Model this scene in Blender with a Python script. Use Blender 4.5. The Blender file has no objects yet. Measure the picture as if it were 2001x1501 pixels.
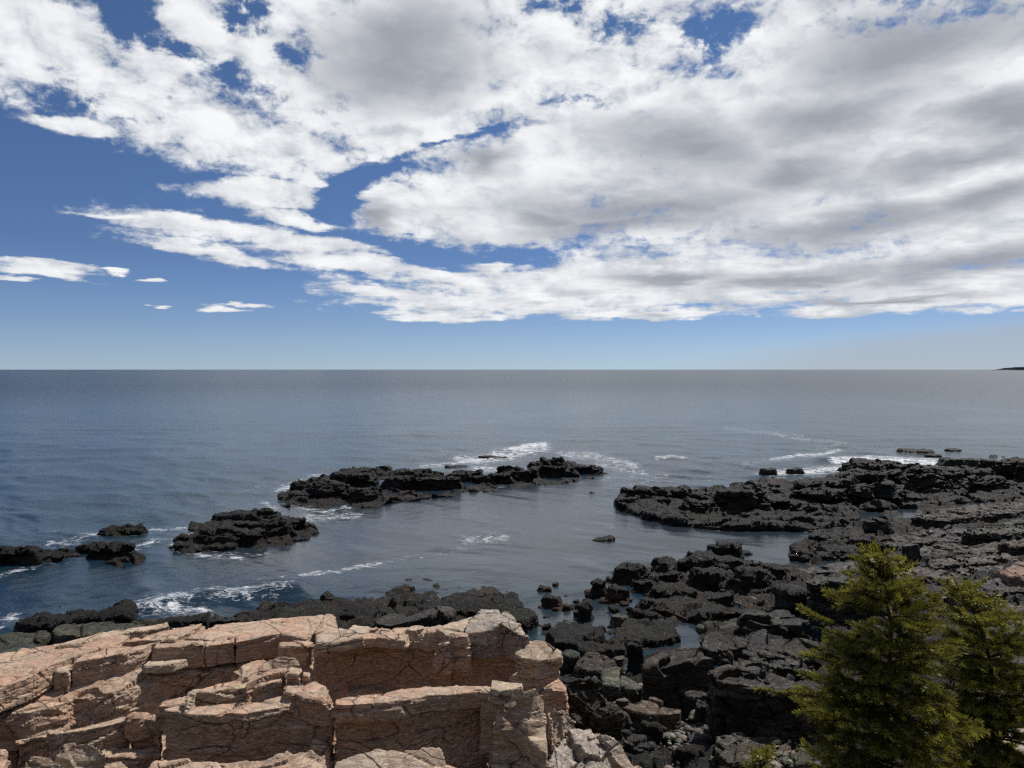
import bpy, bmesh, math, random
import numpy as np
from mathutils import Vector, Matrix

# ------------------------------------------------------------------ basics
scene = bpy.context.scene
COL = scene.collection
rnd = random.Random(11)
CAM_H = 10.0
FPX = 1445.0                     # focal length in pixels of the 2001 px wide photograph
CU, CV = 1000.5, 750.5
PITCH = math.atan((CV - 722.0) / FPX)
CP, SP = math.cos(PITCH), math.sin(PITCH)
SUN_AZ, SUN_EL = math.radians(44), math.radians(53)

def direction(u, v):
    a = (np.asarray(u, float) - CU) / FPX
    b = -(np.asarray(v, float) - CV) / FPX
    # camera looks along +Y, tilted down by PITCH
    return a, CP + b * SP, b * CP - SP

def P(u, v, z):
    """point of the world on the level z seen at that pixel"""
    dx, dy, dz = direction(u, v)
    t = (z - CAM_H) / dz
    return float(dx * t), float(dy * t), float(z)

def PD(u, v, d):
    """point of the world at depth d seen at that pixel"""
    dx, dy, dz = direction(u, v)
    t = d / dy
    return float(dx * t), float(d), float(CAM_H + dz * t)

def arr(pts):
    return np.array(pts, float)

def tag(o, label=None, cat=None, group=None, kind=None):
    if label: o['label'] = label
    if cat: o['category'] = cat
    if group: o['group'] = group
    if kind: o['kind'] = kind
    return o

def link(name, me, mat=None, parent=None):
    o = bpy.data.objects.new(name, me)
    COL.objects.link(o)
    if mat: me.materials.append(mat)
    if parent: o.parent = parent
    return o

def mesh_np(name, verts, faces, smooth=True):
    me = bpy.data.meshes.new(name)
    verts = np.ascontiguousarray(verts, np.float32)
    faces = np.ascontiguousarray(faces, np.int32)
    n, k = faces.shape
    me.vertices.add(len(verts)); me.vertices.foreach_set('co', verts.ravel())
    me.loops.add(n * k); me.loops.foreach_set('vertex_index', faces.ravel())
    me.polygons.add(n)
    me.polygons.foreach_set('loop_start', np.arange(0, n * k, k, dtype=np.int32))
    me.polygons.foreach_set('loop_total', np.full(n, k, np.int32))
    me.polygons.foreach_set('use_smooth', np.full(n, smooth, bool))
    me.update(); me.validate()
    return me

# ------------------------------------------------------------------ numpy noise
def _h(ix, iy, iz, s):
    h = (ix.astype(np.int64) * 73856093) ^ (iy.astype(np.int64) * 19349663) ^ (iz.astype(np.int64) * 83492791) ^ (s * 2654435761)
    h &= 0xffffffff
    h = ((h ^ (h >> 16)) * 0x45d9f3b) & 0xffffffff
    h = ((h ^ (h >> 16)) * 0x45d9f3b) & 0xffffffff
    h ^= h >> 16
    return (h & 0xffffff).astype(np.float32) / np.float32(0xffffff)

def vnoise(p, s=0):
    """value noise in -1..1"""
    i = np.floor(p).astype(np.int64); f = (p - i).astype(np.float32)
    f = f * f * f * (f * (f * 6 - 15) + 10)
    out = 0
    for a in (0, 1):
        wx = f[:, 0] if a else 1 - f[:, 0]
        for b in (0, 1):
            wy = f[:, 1] if b else 1 - f[:, 1]
            for c in (0, 1):
                wz = f[:, 2] if c else 1 - f[:, 2]
                out = out + wx * wy * wz * _h(i[:, 0] + a, i[:, 1] + b, i[:, 2] + c, s)
    return out * 2 - 1

def fbm(p, octv=4, s=0, gain=0.5, lac=2.03):
    out = 0; a = 1.0; q = np.array(p, float)
    for k in range(octv):
        out = out + a * vnoise(q, s + k * 17)
        a *= gain; q = q * lac + 7.3
    return out

def cells(p, s=0, jit=0.85):
    """nearest and second nearest cell: offset to the site, id hashes, F2-F1"""
    n = len(p)
    i0 = np.floor(p).astype(np.int64)
    f1 = np.full(n, 1e9, np.float32); f2 = np.full(n, 1e9, np.float32)
    off = np.zeros((n, 3), np.float32); idc = np.zeros((n, 3), np.int64)
    fr = (p - i0).astype(np.float32)
    for a in (-1, 0, 1):
        for b in (-1, 0, 1):
            for c in (-1, 0, 1):
                ix, iy, iz = i0[:, 0] + a, i0[:, 1] + b, i0[:, 2] + c
                dx = fr[:, 0] - (a + .5 + jit * (_h(ix, iy, iz, s + 1) - .5))
                dy = fr[:, 1] - (b + .5 + jit * (_h(ix, iy, iz, s + 2) - .5))
                dz = fr[:, 2] - (c + .5 + jit * (_h(ix, iy, iz, s + 3) - .5))
                d = dx * dx + dy * dy + dz * dz
                m = d < f1
                f2 = np.where(m, f1, np.minimum(f2, d))
                f1 = np.where(m, d, f1)
                off[m, 0] = dx[m]; off[m, 1] = dy[m]; off[m, 2] = dz[m]
                idc[m, 0] = ix[m]; idc[m, 1] = iy[m]; idc[m, 2] = iz[m]
    r = [_h(idc[:, 0], idc[:, 1], idc[:, 2], s + 10 + k) * 2 - 1 for k in range(4)]
    return off, r, np.sqrt(f2) - np.sqrt(f1)

def facets(p, size, tilt, step, s=0):
    """chipped planar facets: a random plane in every cell"""
    q = p / np.asarray(size, float)
    off, r, e = cells(q, s)
    o = off * np.asarray(size, np.float32)
    return (o[:, 0] * r[0] + o[:, 1] * r[1] + o[:, 2] * r[2]) * tilt + r[3] * step, e

# ------------------------------------------------------------------ node helper
class NT:
    def __init__(self, tree):
        self.t = tree; self.t.nodes.clear()
    def n(self, typ, ins=None, **props):
        nd = self.t.nodes.new(typ)
        for k, v in props.items():
            setattr(nd, k, v)
        for k, v in (ins or {}).items():
            self.set(nd, k, v)
        return nd
    def set(self, nd, k, v):
        s = nd.inputs[k]
        if isinstance(v, bpy.types.NodeSocket):
            self.t.links.new(v, s)
        elif isinstance(v, bpy.types.Node):
            self.t.links.new(v.outputs[0], s)
        else:
            s.default_value = v
    def math(self, op, a, b=None, c=None, clamp=False):
        ins = {0: a}
        if b is not None: ins[1] = b
        if c is not None: ins[2] = c
        return self.n('ShaderNodeMath', ins, operation=op, use_clamp=clamp).outputs[0]
    def vmath(self, op, a, b=None):
        ins = {0: a}
        if b is not None: ins[1] = b
        return self.n('ShaderNodeVectorMath', ins, operation=op).outputs[0]
    def noise(self, vec, scale, detail=4, rough=0.55, dist=0.0, out='Fac', **kw):
        return self.n('ShaderNodeTexNoise', {'Vector': vec, 'Scale': scale, 'Detail': detail, 'Roughness': rough, 'Distortion': dist}, **kw).outputs[out]
    def rng(self, v, a, b, c=0.0, d=1.0, smooth=True):
        return self.n('ShaderNodeMapRange', {'Value': v, 'From Min': a, 'From Max': b, 'To Min': c, 'To Max': d},
                      interpolation_type='SMOOTHSTEP' if smooth else 'LINEAR', clamp=True).outputs[0]
    def mix(self, f, a, b, blend='MIX'):
        nd = self.n('ShaderNodeMix', data_type='RGBA', blend_type=blend)
        nd.clamp_factor = True
        self.set(nd, 0, f); self.set(nd, 6, a); self.set(nd, 7, b)
        return nd.outputs[2]
    def mapping(self, vec, loc=(0, 0, 0), rot=(0, 0, 0), scale=(1, 1, 1), kind='POINT'):
        return self.n('ShaderNodeMapping', {'Vector': vec, 'Location': loc, 'Rotation': rot, 'Scale': scale}, vector_type=kind).outputs[0]

def rgba(r, g, b): return (r, g, b, 1.0)

# ------------------------------------------------------------------ camera and render settings
cam = bpy.data.cameras.new('camera')
cam.sensor_width = 36.0
cam.lens = 36.0 * FPX / 2001.0
cam.clip_start = 0.1
cam.clip_end = 60000
camo = bpy.data.objects.new('camera', cam)
COL.objects.link(camo)
camo.location = (0, 0, CAM_H)
camo.rotation_euler = (math.radians(90) - PITCH, 0, 0)
scene.camera = camo
scene.view_settings.view_transform = 'Standard'
scene.view_settings.look = 'None'
scene.view_settings.exposure = 0.14
scene.view_settings.gamma = 1.0
scene.render.engine = 'CYCLES'
scene.cycles.use_denoising = False
scene.cycles.denoiser = 'OPENIMAGEDENOISE'
scene.cycles.denoising_input_passes = 'RGB_ALBEDO_NORMAL'
scene.cycles.denoising_prefilter = 'ACCURATE'
scene.cycles.pixel_filter_type = 'BLACKMAN_HARRIS'
scene.cycles.filter_width = 1.35
scene.cycles.max_bounces = 5
scene.cycles.diffuse_bounces = 2
scene.cycles.glossy_bounces = 2
scene.cycles.transmission_bounces = 2
scene.cycles.transparent_max_bounces = 6
scene.cycles.caustics_reflective = False
scene.cycles.caustics_refractive = False
scene.cycles.sample_clamp_indirect = 4.0
scene.cycles.use_adaptive_sampling = False

# ------------------------------------------------------------------ sun
sl = bpy.data.lights.new('sun', 'SUN')
sl.energy = 4.3
sl.angle = math.radians(0.5)
sl.color = (1.0, 0.955, 0.89)
so = bpy.data.objects.new('sun', sl)
COL.objects.link(so)
sdir = Vector((math.sin(SUN_AZ) * math.cos(SUN_EL), math.cos(SUN_AZ) * math.cos(SUN_EL), math.sin(SUN_EL)))
so.rotation_euler = sdir.to_track_quat('Z', 'Y').to_euler()
so.location = sdir * 60
# ------------------------------------------------------------------ sky: Nishita with a procedural cloud deck
world = bpy.data.worlds.new('World')
scene.world = world
world.use_nodes = True
def build_sky():
    t = NT(world.node_tree)
    geo = t.n('ShaderNodeTexCoord').outputs['Generated']
    xyz = t.n('ShaderNodeSeparateXYZ', {0: geo})
    X, Y, Z = xyz.outputs
    az = t.math('ARCTAN2', X, Y)
    el = t.math('ARCSINE', Z)
    ael = t.n('ShaderNodeCombineXYZ', {0: az, 1: el}).outputs[0]
    # cloud deck: the direction carried on to a level sheet overhead
    zz = t.math('ADD', t.math('MAXIMUM', Z, 0.0), 0.055)
    q = t.n('ShaderNodeCombineXYZ', {0: t.math('DIVIDE', X, zz), 1: t.math('DIVIDE', Y, zz)}).outputs[0]
    wn = t.noise(q, 1.3, 5, 0.6, out='Color')
    wv = t.vmath('SUBTRACT', wn, (0.5, 0.5, 0.5))
    amp = t.math('MULTIPLY_ADD', el, 0.40, 0.012)
    ampv = t.n('ShaderNodeCombineXYZ', {0: t.math('MULTIPLY', amp, 1.3), 1: t.math('MULTIPLY', amp, 0.75)}).outputs[0]
    pw = t.vmath('ADD', ael, t.vmath('MULTIPLY', wv, ampv))

    def ell(u, v, ru, rv, rot=0, grow=1.5):
        dx, dy, dz = direction(u, v)
        a = math.atan2(dx, dy); e = math.asin(dz / math.sqrt(dx * dx + dy * dy + dz * dz))
        k = math.cos(a) ** 1.0 / FPX
        m = t.mapping(pw, (a, e, 0), (0, 0, -math.radians(rot)), (ru * k * grow, rv * k * grow, 1), 'TEXTURE')
        return t.n('ShaderNodeTexGradient', {0: m}, gradient_type='SPHERICAL').outputs['Fac']
    def union(items, grow=1.5):
        out = None
        for it in items:
            w = it[5] if len(it) > 5 else 1.0
            g = ell(*it[:4], rot=it[4] if len(it) > 4 else 0, grow=grow)
            if w != 1.0: g = t.math('MULTIPLY', g, w)
            out = g if out is None else t.math('MAXIMUM', out, g)
        return out
    CL = [  # u, v, half width, half height, tilt
        (90, 70, 230, 110), (250, 180, 230, 85, 14), (170, 228, 130, 26, 4), (440, 245, 260, 62, 16), (430, 60, 150, 100, 10), (560, 40, 150, 100), (330, 120, 150, 60, 10),
        (620, 290, 120, 45, 20), (800, 130, 330, 190), (830, 240, 240, 85, -8), (560, 130, 150, 110), (1150, 110, 330, 240),
        (1500, 250, 560, 330), (1900, 260, 420, 370), (1080, 330, 300, 130, -12), (870, 400, 190, 75, -16), (760, 395, 90, 45, 10), (780, 440, 70, 32),
        (1000, 430, 230, 75), (1350, 545, 640, 66), (1050, 590, 420, 32), (800, 582, 190, 24, 8), (880, 618, 150, 14), (1850, 570, 330, 52), (1250, 617, 220, 14),
        (500, 372, 165, 34, -3), (590, 350, 55, 16), (560, 418, 110, 19, 8), (420, 450, 230, 32, 5), (250, 427, 100, 10, 2), (400, 495, 170, 20, 8), (640, 478, 150, 22, 4),
        (690, 515, 170, 24, 6), (900, 545, 150, 20, 8), (95, 526, 95, 12, 3), (25, 538, 45, 8), (225, 537, 22, 5), (305, 552, 36, 5), (430, 606, 48, 8), (480, 596, 50, 5), (320, 596, 20, 4),
        (1620, 610, 100, 16), (980, 520, 45, 12)]
    GAP = [(290, 40, 50, 50, 20), (370, 92, 50, 26, 20), (465, 148, 58, 26, 5), (500, 25, 45, 22, 10), (190, 182, 85, 26, 5), (280, 218, 45, 16),
           (875, 284, 95, 7, -18), (705, 335, 80, 12, -10), (645, 375, 30, 40, 10), (1375, 70, 56, 44, 35), (1185, 45, 85, 40, 10), (1130, 185, 70, 26, 10), (1090, 15, 50, 22),
           (1010, 505, 70, 18, 12), (850, 500, 60, 18, 10), (900, 505, 40, 14), (1440, 628, 50, 10, 2), (580, 90, 36, 26), (740, 470, 60, 14, 5)]
    GREY = [(780, 110, 190, 85, -8), (960, 325, 70, 38, -6), (740, 425, 50, 30, 20), (1350, 290, 230, 70, 4), (1560, 330, 150, 60, 4), (1640, 215, 230, 65, -4), (1800, 60, 280, 80, -6),
            (1260, 400, 330, 50, -2), (1200, 440, 260, 35, -4), (1850, 300, 180, 38, -10), (1950, 220, 160, 50), (1700, 430, 300, 42, -4), (1900, 515, 260, 34, -8), (1550, 545, 220, 24, -2), (1300, 545, 160, 18), (1720, 585, 220, 12), (1930, 380, 150, 40, -6),
            (1080, 430, 120, 26)]
    cov = t.math('SUBTRACT', union(CL), 0.33)
    # away from the part that was photographed: a broken deck
    side = t.rng(t.math('ABSOLUTE', az), 0.66, 0.85)
    high = t.rng(el, 0.50, 0.70)
    away = t.math('MAXIMUM', side, high)
    cov = t.math('ADD', cov, t.math('MULTIPLY', away, 0.36))
    n5g = t.noise(t.mapping(ael, scale=(1.0, 1.35, 1)), 22.0, 6, 0.68, 0.6)
    cov = t.math('SUBTRACT', t.math('MINIMUM', cov, 0.74), t.math('MULTIPLY', t.math('MULTIPLY', union(GAP, 1.8), t.rng(n5g, .3, .7, .45, 1.35)), 0.50))
    n5 = t.noise(t.mapping(ael, scale=(1.0, 1.35, 1)), 60.0, 6, 0.65, 0.5)
    n1 = t.noise(q, 2.2, 9, 0.62, 0.25)
    n2 = t.noise(t.mapping(ael, scale=(1.0, 1.7, 1)), 16.0, 8, 0.62, 0.3)
    n3 = t.noise(t.mapping(ael, scale=(1.0, 3.4, 1)), 30.0, 6, 0.6, 0.2)
    hi = t.rng(el, 0.06, 0.24)
    nlow = t.math('MULTIPLY_ADD', n3, 0.6, t.math('MULTIPLY', n1, 0.4))
    nhi = t.math('MULTIPLY_ADD', n2, 0.65, t.math('MULTIPLY', n1, 0.35))
    nm = t.math('ADD', t.math('MULTIPLY', nhi, hi), t.math('MULTIPLY', nlow, t.math('SUBTRACT', 1.0, hi)))
    dens = t.math('ADD', cov, t.math('MULTIPLY_ADD', t.math('SUBTRACT', nm, 0.5), 1.5, t.math('MULTIPLY', t.math('SUBTRACT', n5, 0.5), t.rng(el, 0.0, 0.3, 0.25, 0.6))))
    # clear strip above the horizon
    dens = t.math('SUBTRACT', dens, t.rng(el, 0.052, 0.068, 0.9, 0.0))
    alpha = t.rng(dens, -0.06, 0.27)
    # grey undersides
    gm = union(GREY, 1.55)
    n4 = t.noise(t.mapping(q, scale=(1, 1.15, 1)), 1.6, 7, 0.55, 0.3)
    base_g = t.rng(t.math('MULTIPLY_ADD', t.math('SUBTRACT', nm, 0.5), 0.95, t.math('MULTIPLY_ADD', t.math('SUBTRACT', n5, 0.5), 0.16, t.math('MULTIPLY', gm, 1.0))), 0.05, 1.0)
    und = t.rng(t.math('ADD', t.math('MULTIPLY', t.math('SUBTRACT', n4, 0.5), 1.1), t.math('MULTIPLY', dens, 0.35)), 0.10, 0.48)
    rightish = t.rng(az, -0.25, 0.15, 0.3, 1.0)
    g = t.math('MAXIMUM', base_g, t.math('MULTIPLY', t.math('MULTIPLY', und, rightish), 0.72))
    n2o = t.noise(t.mapping(ael, loc=(.010, .026, 0), scale=(1.0, 1.7, 1)), 16.0, 5, 0.58, 0.3)
    n2s = t.noise(t.mapping(ael, scale=(1.0, 1.7, 1)), 16.0, 5, 0.58, 0.3)
    rel = t.math('MULTIPLY_ADD', t.math('SUBTRACT', n2s, n2o), 1.5, 0.5)
    wb = t.rng(t.math('ADD', t.math('MULTIPLY', dens, 0.9), t.math('MULTIPLY', t.math('SUBTRACT', rel, 0.5), 1.0)), -0.22, 0.72)
    white = t.mix(wb, rgba(5.0, 5.35, 5.85), rgba(8.5, 8.6, 8.75))
    ccol = t.mix(g, white, rgba(3.15, 3.38, 3.85))
    sky = t.n('ShaderNodeTexSky', sky_type='NISHITA', sun_disc=False, sun_elevation=SUN_EL, sun_rotation=SUN_AZ,
              altitude=0, air_density=1.0, dust_density=0.0, ozone_density=3.0)
    rp = t.n('ShaderNodeValToRGB', {0: t.math('MULTIPLY', el, 2.5)})
    cr = rp.color_ramp
    for k, (ps, c) in enumerate([(0.0, (.40, .58, 1.00)), (.06, (.405, .53, .86)), (.15, (.385, .475, .73)), (.375, (.335, .405, .585)), (1.0, (.40, .48, .60))]):
        e = cr.elements[k] if k < 2 else cr.elements.new(ps)
        e.position = ps; e.color = (*c, 1)
    low = rp.outputs[0]
    tint = t.mix(1.0, sky.outputs[0], low, 'MULTIPLY')
    col = t.mix(alpha, tint, ccol)
    # thin veil low on the right
    veil = t.math('MULTIPLY', ell(2050, 700, 620, 75, -4), 1.0)
    col = t.mix(t.math('MULTIPLY', t.rng(veil, 0.05, 0.6), 0.65), col, rgba(3.7, 4.0, 4.5))
    bg = t.n('ShaderNodeBackground', {'Color': col, 'Strength': 0.1})
    out = t.n('ShaderNodeOutputWorld', {'Surface': bg.outputs[0]})
build_sky()
world.cycles.sampling_method = 'MANUAL'
world.cycles.sample_map_resolution = 2048
# ------------------------------------------------------------------ sea
def px_of(x, y, z):
    """photograph pixel of a world point (used only to place things)"""
    dz = z - CAM_H
    cz = -y * CP + dz * SP          # depth (negative forward)
    cy = y * SP + dz * CP
    d = y * CP - dz * SP
    return CU + FPX * x / d, CV - FPX * cy / d

FOAM = [  # polylines of photograph pixels lying on the water, half width in px (across, vertical px), strength
    ([(545, 960), (585, 945), (625, 932)], 8, .8), ([(520, 985), (545, 1000)], 6, .7), ([(570, 990), (640, 1000), (700, 988)], 5, .75), ([(600, 1012), (650, 1010), (700, 1008)], 7, .8),
    ([(380, 1045), (345, 1060), (340, 1075), (400, 1088), (470, 1094)], 6, .8), ([(400, 1088), (520, 1086)], 7, .6), ([(240, 1050), (300, 1038), (370, 1034)], 6, .75), ([(250, 1078), (300, 1062), (330, 1055)], 6, .7),
    ([(100, 1068), (150, 1062), (200, 1045), (212, 1035)], 7, .75), ([(70, 1045), (100, 1044)], 5, .5), ([(0, 1130), (50, 1120), (80, 1112)], 5, .7), ([(80, 1110), (130, 1106)], 4, .5),
    ([(265, 1200), (300, 1192), (350, 1180), (420, 1172), (500, 1168), (560, 1160)], 14, .75), ([(270, 1208), (320, 1203), (400, 1200)], 8, .85), ([(0, 1225), (20, 1215)], 10, .8),
    ([(590, 1128), (640, 1122), (690, 1110), (730, 1103)], 5, .78), ([(680, 1112), (745, 1102)], 5, .9), ([(500, 1137), (590, 1128)], 4, .45), ([(745, 1102), (800, 1090), (880, 1075), (960, 1055)], 8, .48), ([(910, 1055), (985, 1052)], 9, .74), ([(980, 1060), (1100, 1030)], 10, .34),
    ([(830, 912), (900, 905), (960, 900), (1000, 893)], 7, .8), ([(900, 900), (950, 898), (1040, 882), (1060, 878)], 9, .95), ([(1000, 884), (1040, 878), (1062, 876)], 5, 1.1), ([(930, 918), (985, 920)], 6, .9),
    ([(1100, 890), (1160, 892), (1190, 900), (1240, 910)], 8, .8), ([(1170, 905), (1215, 918), (1260, 925)], 6, .75), ([(1180, 940), (1240, 935), (1300, 930)], 7, .6), ([(1285, 896), (1310, 893), (1335, 896)], 4, .9),
    ([(960, 955), (1000, 952), (1060, 945)], 3, .6), ([(1200, 955), (1290, 940), (1390, 935)], 8, .5), ([(820, 890), (900, 880), (960, 880)], 8, .45), ([(480, 960), (540, 945)], 9, .5),
    ([(1420, 838), (1470, 845), (1540, 850), (1600, 862), (1650, 866)], 5, .62), ([(1500, 848), (1580, 860)], 4, .7), ([(1600, 876), (1640, 870)], 5, .55), ([(1510, 900), (1560, 892), (1610, 888), (1640, 880)], 4, .9), ([(1450, 912), (1540, 902)], 5, .6),
    ([(1520, 925), (1580, 922), (1640, 918)], 6, .95), ([(1480, 925), (1530, 930)], 5, .7), ([(1630, 905), (1700, 902), (1780, 908), (1850, 912), (1900, 912)], 6, 1.0), ([(1700, 898), (1760, 897), (1850, 905)], 6, .9), ([(1880, 912), (1930, 920)], 4, .9), ([(1780, 935), (1800, 930)], 4, .7), ([(1900, 900), (1990, 915)], 4, .6), ([(1640, 885), (1780, 890)], 9, .5), ([(1350, 915), (1480, 905)], 10, .36), ([(1560, 880), (1760, 880)], 8, .42),
]
SLICK = [([(740, 778), (860, 768)], 3, .55), ([(1080, 795), (1150, 790)], 3, .5), ([(900, 830), (1060, 812), (1160, 795)], 4, .55), ([(680, 860), (910, 825)], 4, .55), ([(1680, 780), (1830, 795), (2001, 806)], 3, .6), ([(1880, 820), (2001, 822)], 4, .7), ([(1260, 815), (1400, 808)], 4, .5), ([(1830, 850), (2001, 855)], 3, .45), ([(0, 805), (420, 795)], 4, .5), ([(300, 890), (560, 850)], 5, .4)]
CALM = [(700, 1060, 320, 90), (1000, 1060, 330, 110), (1350, 1060, 260, 60), (1140, 1200, 150, 40), (1400, 1080, 220, 50), (1340, 1245, 70, 40), (1750, 1000, 200, 40), (1900, 976, 140, 20)]

def polyline_field(u, v, lines):
    out = np.zeros(len(u), np.float32)
    for pts, w, s in lines:
        best = np.full(len(u), 1e9, np.float32)
        for (a, b), (c, d) in zip(pts[:-1], pts[1:]):
            ex, ey = c - a, d - b
            L = ex * ex + ey * ey + 1e-6
            tt = np.clip(((u - a) * ex + (v - b) * ey) / L, 0, 1)
            dx, dy = (u - a - tt * ex) * 0.55, (v - b - tt * ey)
            best = np.minimum(best, dx * dx + dy * dy)
        g = np.exp(-best / (w * w * 2.4)) * s
        out = np.maximum(out, g)
    return out

def build_water():
    vs = np.concatenate([722.25 + np.geomspace(.12, 30, 40), np.arange(753.5, 860, 1.6), np.arange(860, 1330, 1.5), np.arange(1330, 1800, 8)])
    us = np.concatenate([np.linspace(-2600, -150, 40, endpoint=False), np.arange(-150, 2150, 3.0), np.linspace(2150, 4600, 40)])
    UU, VV = np.meshgrid(us, vs)
    dx, dy, dz = direction(UU, VV)
    tt = -CAM_H / dz
    X, Y = dx * tt, dy * tt
    n = X.size
    x, y, u, v = X.ravel(), Y.ravel(), UU.ravel(), VV.ravel()
    dist = np.hypot(x, y)
    spacing = np.abs(np.gradient(Y, axis=0)).ravel()
    calm = np.zeros(n)
    for cu, cv, ru, rv in CALM:
        calm = np.maximum(calm, np.exp(-(((u - cu) / ru) ** 2 + ((v - cv) / rv) ** 2) ** 2))
    z = np.zeros(n)
    r2 = np.random.RandomState(5)
    p3 = np.stack([x, y, np.zeros(n)], 1)
    wx = vnoise(p3 * .11, 3) * 1.6; wy = vnoise(p3 * .11, 4) * 1.6
    for k in range(26):
        lam = 0.9 * (1.16 ** k)
        th = math.radians(250 + r2.normal(0, 32))
        kx, ky = math.cos(th) * 2 * math.pi / lam, math.sin(th) * 2 * math.pi / lam
        amp = 0.0052 * lam ** 0.85 * (0.35 if lam > 9 else 1)
        fade = np.clip(lam / (spacing * 2.5) - .6, 0, 1) * np.clip(1.35 - dist / 200, 0, 1)
        ph = kx * (x + wx) + ky * (y + wy) + r2.uniform(0, 6.28)
        s = np.sin(ph)
        z += amp * fade * (s + .35 * s * s) * (1 - .72 * calm)
    foam = polyline_field(u, v, FOAM)
    # breaking swell in front of the near rocks and beyond the long reef
    for pts, w, h in (([(270, 1203), (350, 1183), (450, 1171), (580, 1160)], 9, .30), ([(960, 888), (1010, 880), (1062, 874)], 5, .45), ([(1600, 905), (1700, 897), (1840, 905)], 4, .25)):
        z += polyline_field(u, v, [(pts, w, h)])
    z += foam * .03 * vnoise(p3 * 2.2, 8) * (dist < 140)
    z = np.where(dist < 400, z, z * .3)
    R, C = X.shape
    idx = np.arange(n).reshape(R, C)
    f = np.stack([idx[:-1, :-1], idx[:-1, 1:], idx[1:, 1:], idx[1:, :-1]], -1).reshape(-1, 4)[:, ::-1]
    me = mesh_np('water', np.stack([x, y, z], 1), f)
    for nm, dat in (('foam', foam), ('slick', polyline_field(u, v, SLICK)), ('calm', calm)):
        a = me.attributes.new(nm, 'FLOAT', 'POINT')
        a.data.foreach_set('value', np.ascontiguousarray(dat, np.float32))
    m = bpy.data.materials.new('sea_water'); m.use_nodes = True
    t = NT(m.node_tree)
    pos = t.n('ShaderNodeNewGeometry').outputs['Position']
    fa = t.n('ShaderNodeAttribute', attribute_name='foam').outputs['Fac']
    sk = t.n('ShaderNodeAttribute', attribute_name='slick').outputs['Fac']
    ca = t.n('ShaderNodeAttribute', attribute_name='calm').outputs['Fac']
    wob = t.noise(pos, .05, 3, .6)
    rot = t.mapping(pos, rot=(0, 0, math.radians(-18)), scale=(.62, 1.0, 1))
    b1 = t.noise(rot, .55, 5, .62, .25)
    b2 = t.noise(rot, 2.4, 5, .65, .2)
    b3 = t.noise(rot, 7.5, 3, .6)
    hsum = t.math('MULTIPLY_ADD', b2, .55, t.math('MULTIPLY_ADD', b3, .16, b1))
    rough_sea = t.math('SUBTRACT', 1.0, t.math('MULTIPLY', ca, .70))
    rough_sea = t.math('MULTIPLY', rough_sea, t.math('SUBTRACT', 1.0, t.math('MULTIPLY', sk, .6)))
    rough_sea = t.math('MULTIPLY', rough_sea, t.rng(wob, .3, .7, .8, 1.15))
    far = t.n('ShaderNodeVectorMath', {0: pos}, operation='LENGTH').outputs['Value']
    rough_sea = t.math('MULTIPLY', rough_sea, t.rng(far, 45, 420, 1.0, 2.6))
    bump = t.n('ShaderNodeBump', {'Height': hsum, 'Distance': t.math('MULTIPLY', rough_sea, .085), 'Strength': 1.0})
    # foam lace
    fp = t.mapping(pos, rot=(0, 0, .3), scale=(.8, 1.15, 1))
    wv = t.vmath('ADD', fp, t.vmath('MULTIPLY', t.noise(fp, .9, 3, out='Color'), (1.2, 1.2, 0)))
    f1 = t.noise(wv, 1.5, 8, .70, .5)
    f2 = t.noise(wv, 6.5, 5, .7)
    vor = t.n('ShaderNodeTexVoronoi', {'Vector': wv, 'Scale': 1.7}, feature='DISTANCE_TO_EDGE').outputs[0]
    lace = t.rng(vor, 0.0, .22, 1.0, 0.0)
    fpat = t.math('ADD', t.math('MULTIPLY', t.math('SUBTRACT', f1, .5), 2.4), t.math('ADD', t.math('MULTIPLY', t.math('SUBTRACT', f2, .5), 1.9), t.math('MULTIPLY', t.math('SUBTRACT', lace, .4), .15)))
    fm = t.rng(t.math('ADD', fpat, t.math('MULTIPLY', fa, 1.04)), .62, 1.32)
    fm = t.math('MULTIPLY', fm, t.rng(fa, .02, .12, 0, .85))
    deep = t.mix(t.rng(wob, .35, .65), rgba(.007, .020, .036), rgba(.010, .028, .040))
    deep = t.mix(t.math('MULTIPLY', ca, .6), deep, rgba(.030, .036, .040))  # calm water greyer: upwelling, with haze put into the colour
    col = t.mix(fm, deep, rgba(.70, .72, .74))
    pr = t.n('ShaderNodeBsdfPrincipled', {'Base Color': col, 'Roughness': t.math('MULTIPLY_ADD', fm, .5, t.math('SUBTRACT', t.rng(far, 60, 500, .17, .30), t.math('MULTIPLY', ca, .03))), 'IOR': 1.333, 'Normal': bump.outputs[0]})
    t.n('ShaderNodeOutputMaterial', {'Surface': pr.outputs[0]})
    o = link('water', me, m)
    tag(o, kind='structure')
build_water()
# ------------------------------------------------------------------ rock materials
def rock_out(t, col, rough, height, dist, spec=.5):
    b = t.n('ShaderNodeBump', {'Height': height, 'Distance': dist, 'Strength': 1.0})
    pr = t.n('ShaderNodeBsdfPrincipled', {'Base Color': col, 'Roughness': rough, 'Normal': b.outputs[0], 'Specular IOR Level': spec})
    t.n('ShaderNodeOutputMaterial', {'Surface': pr.outputs[0]})

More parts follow.
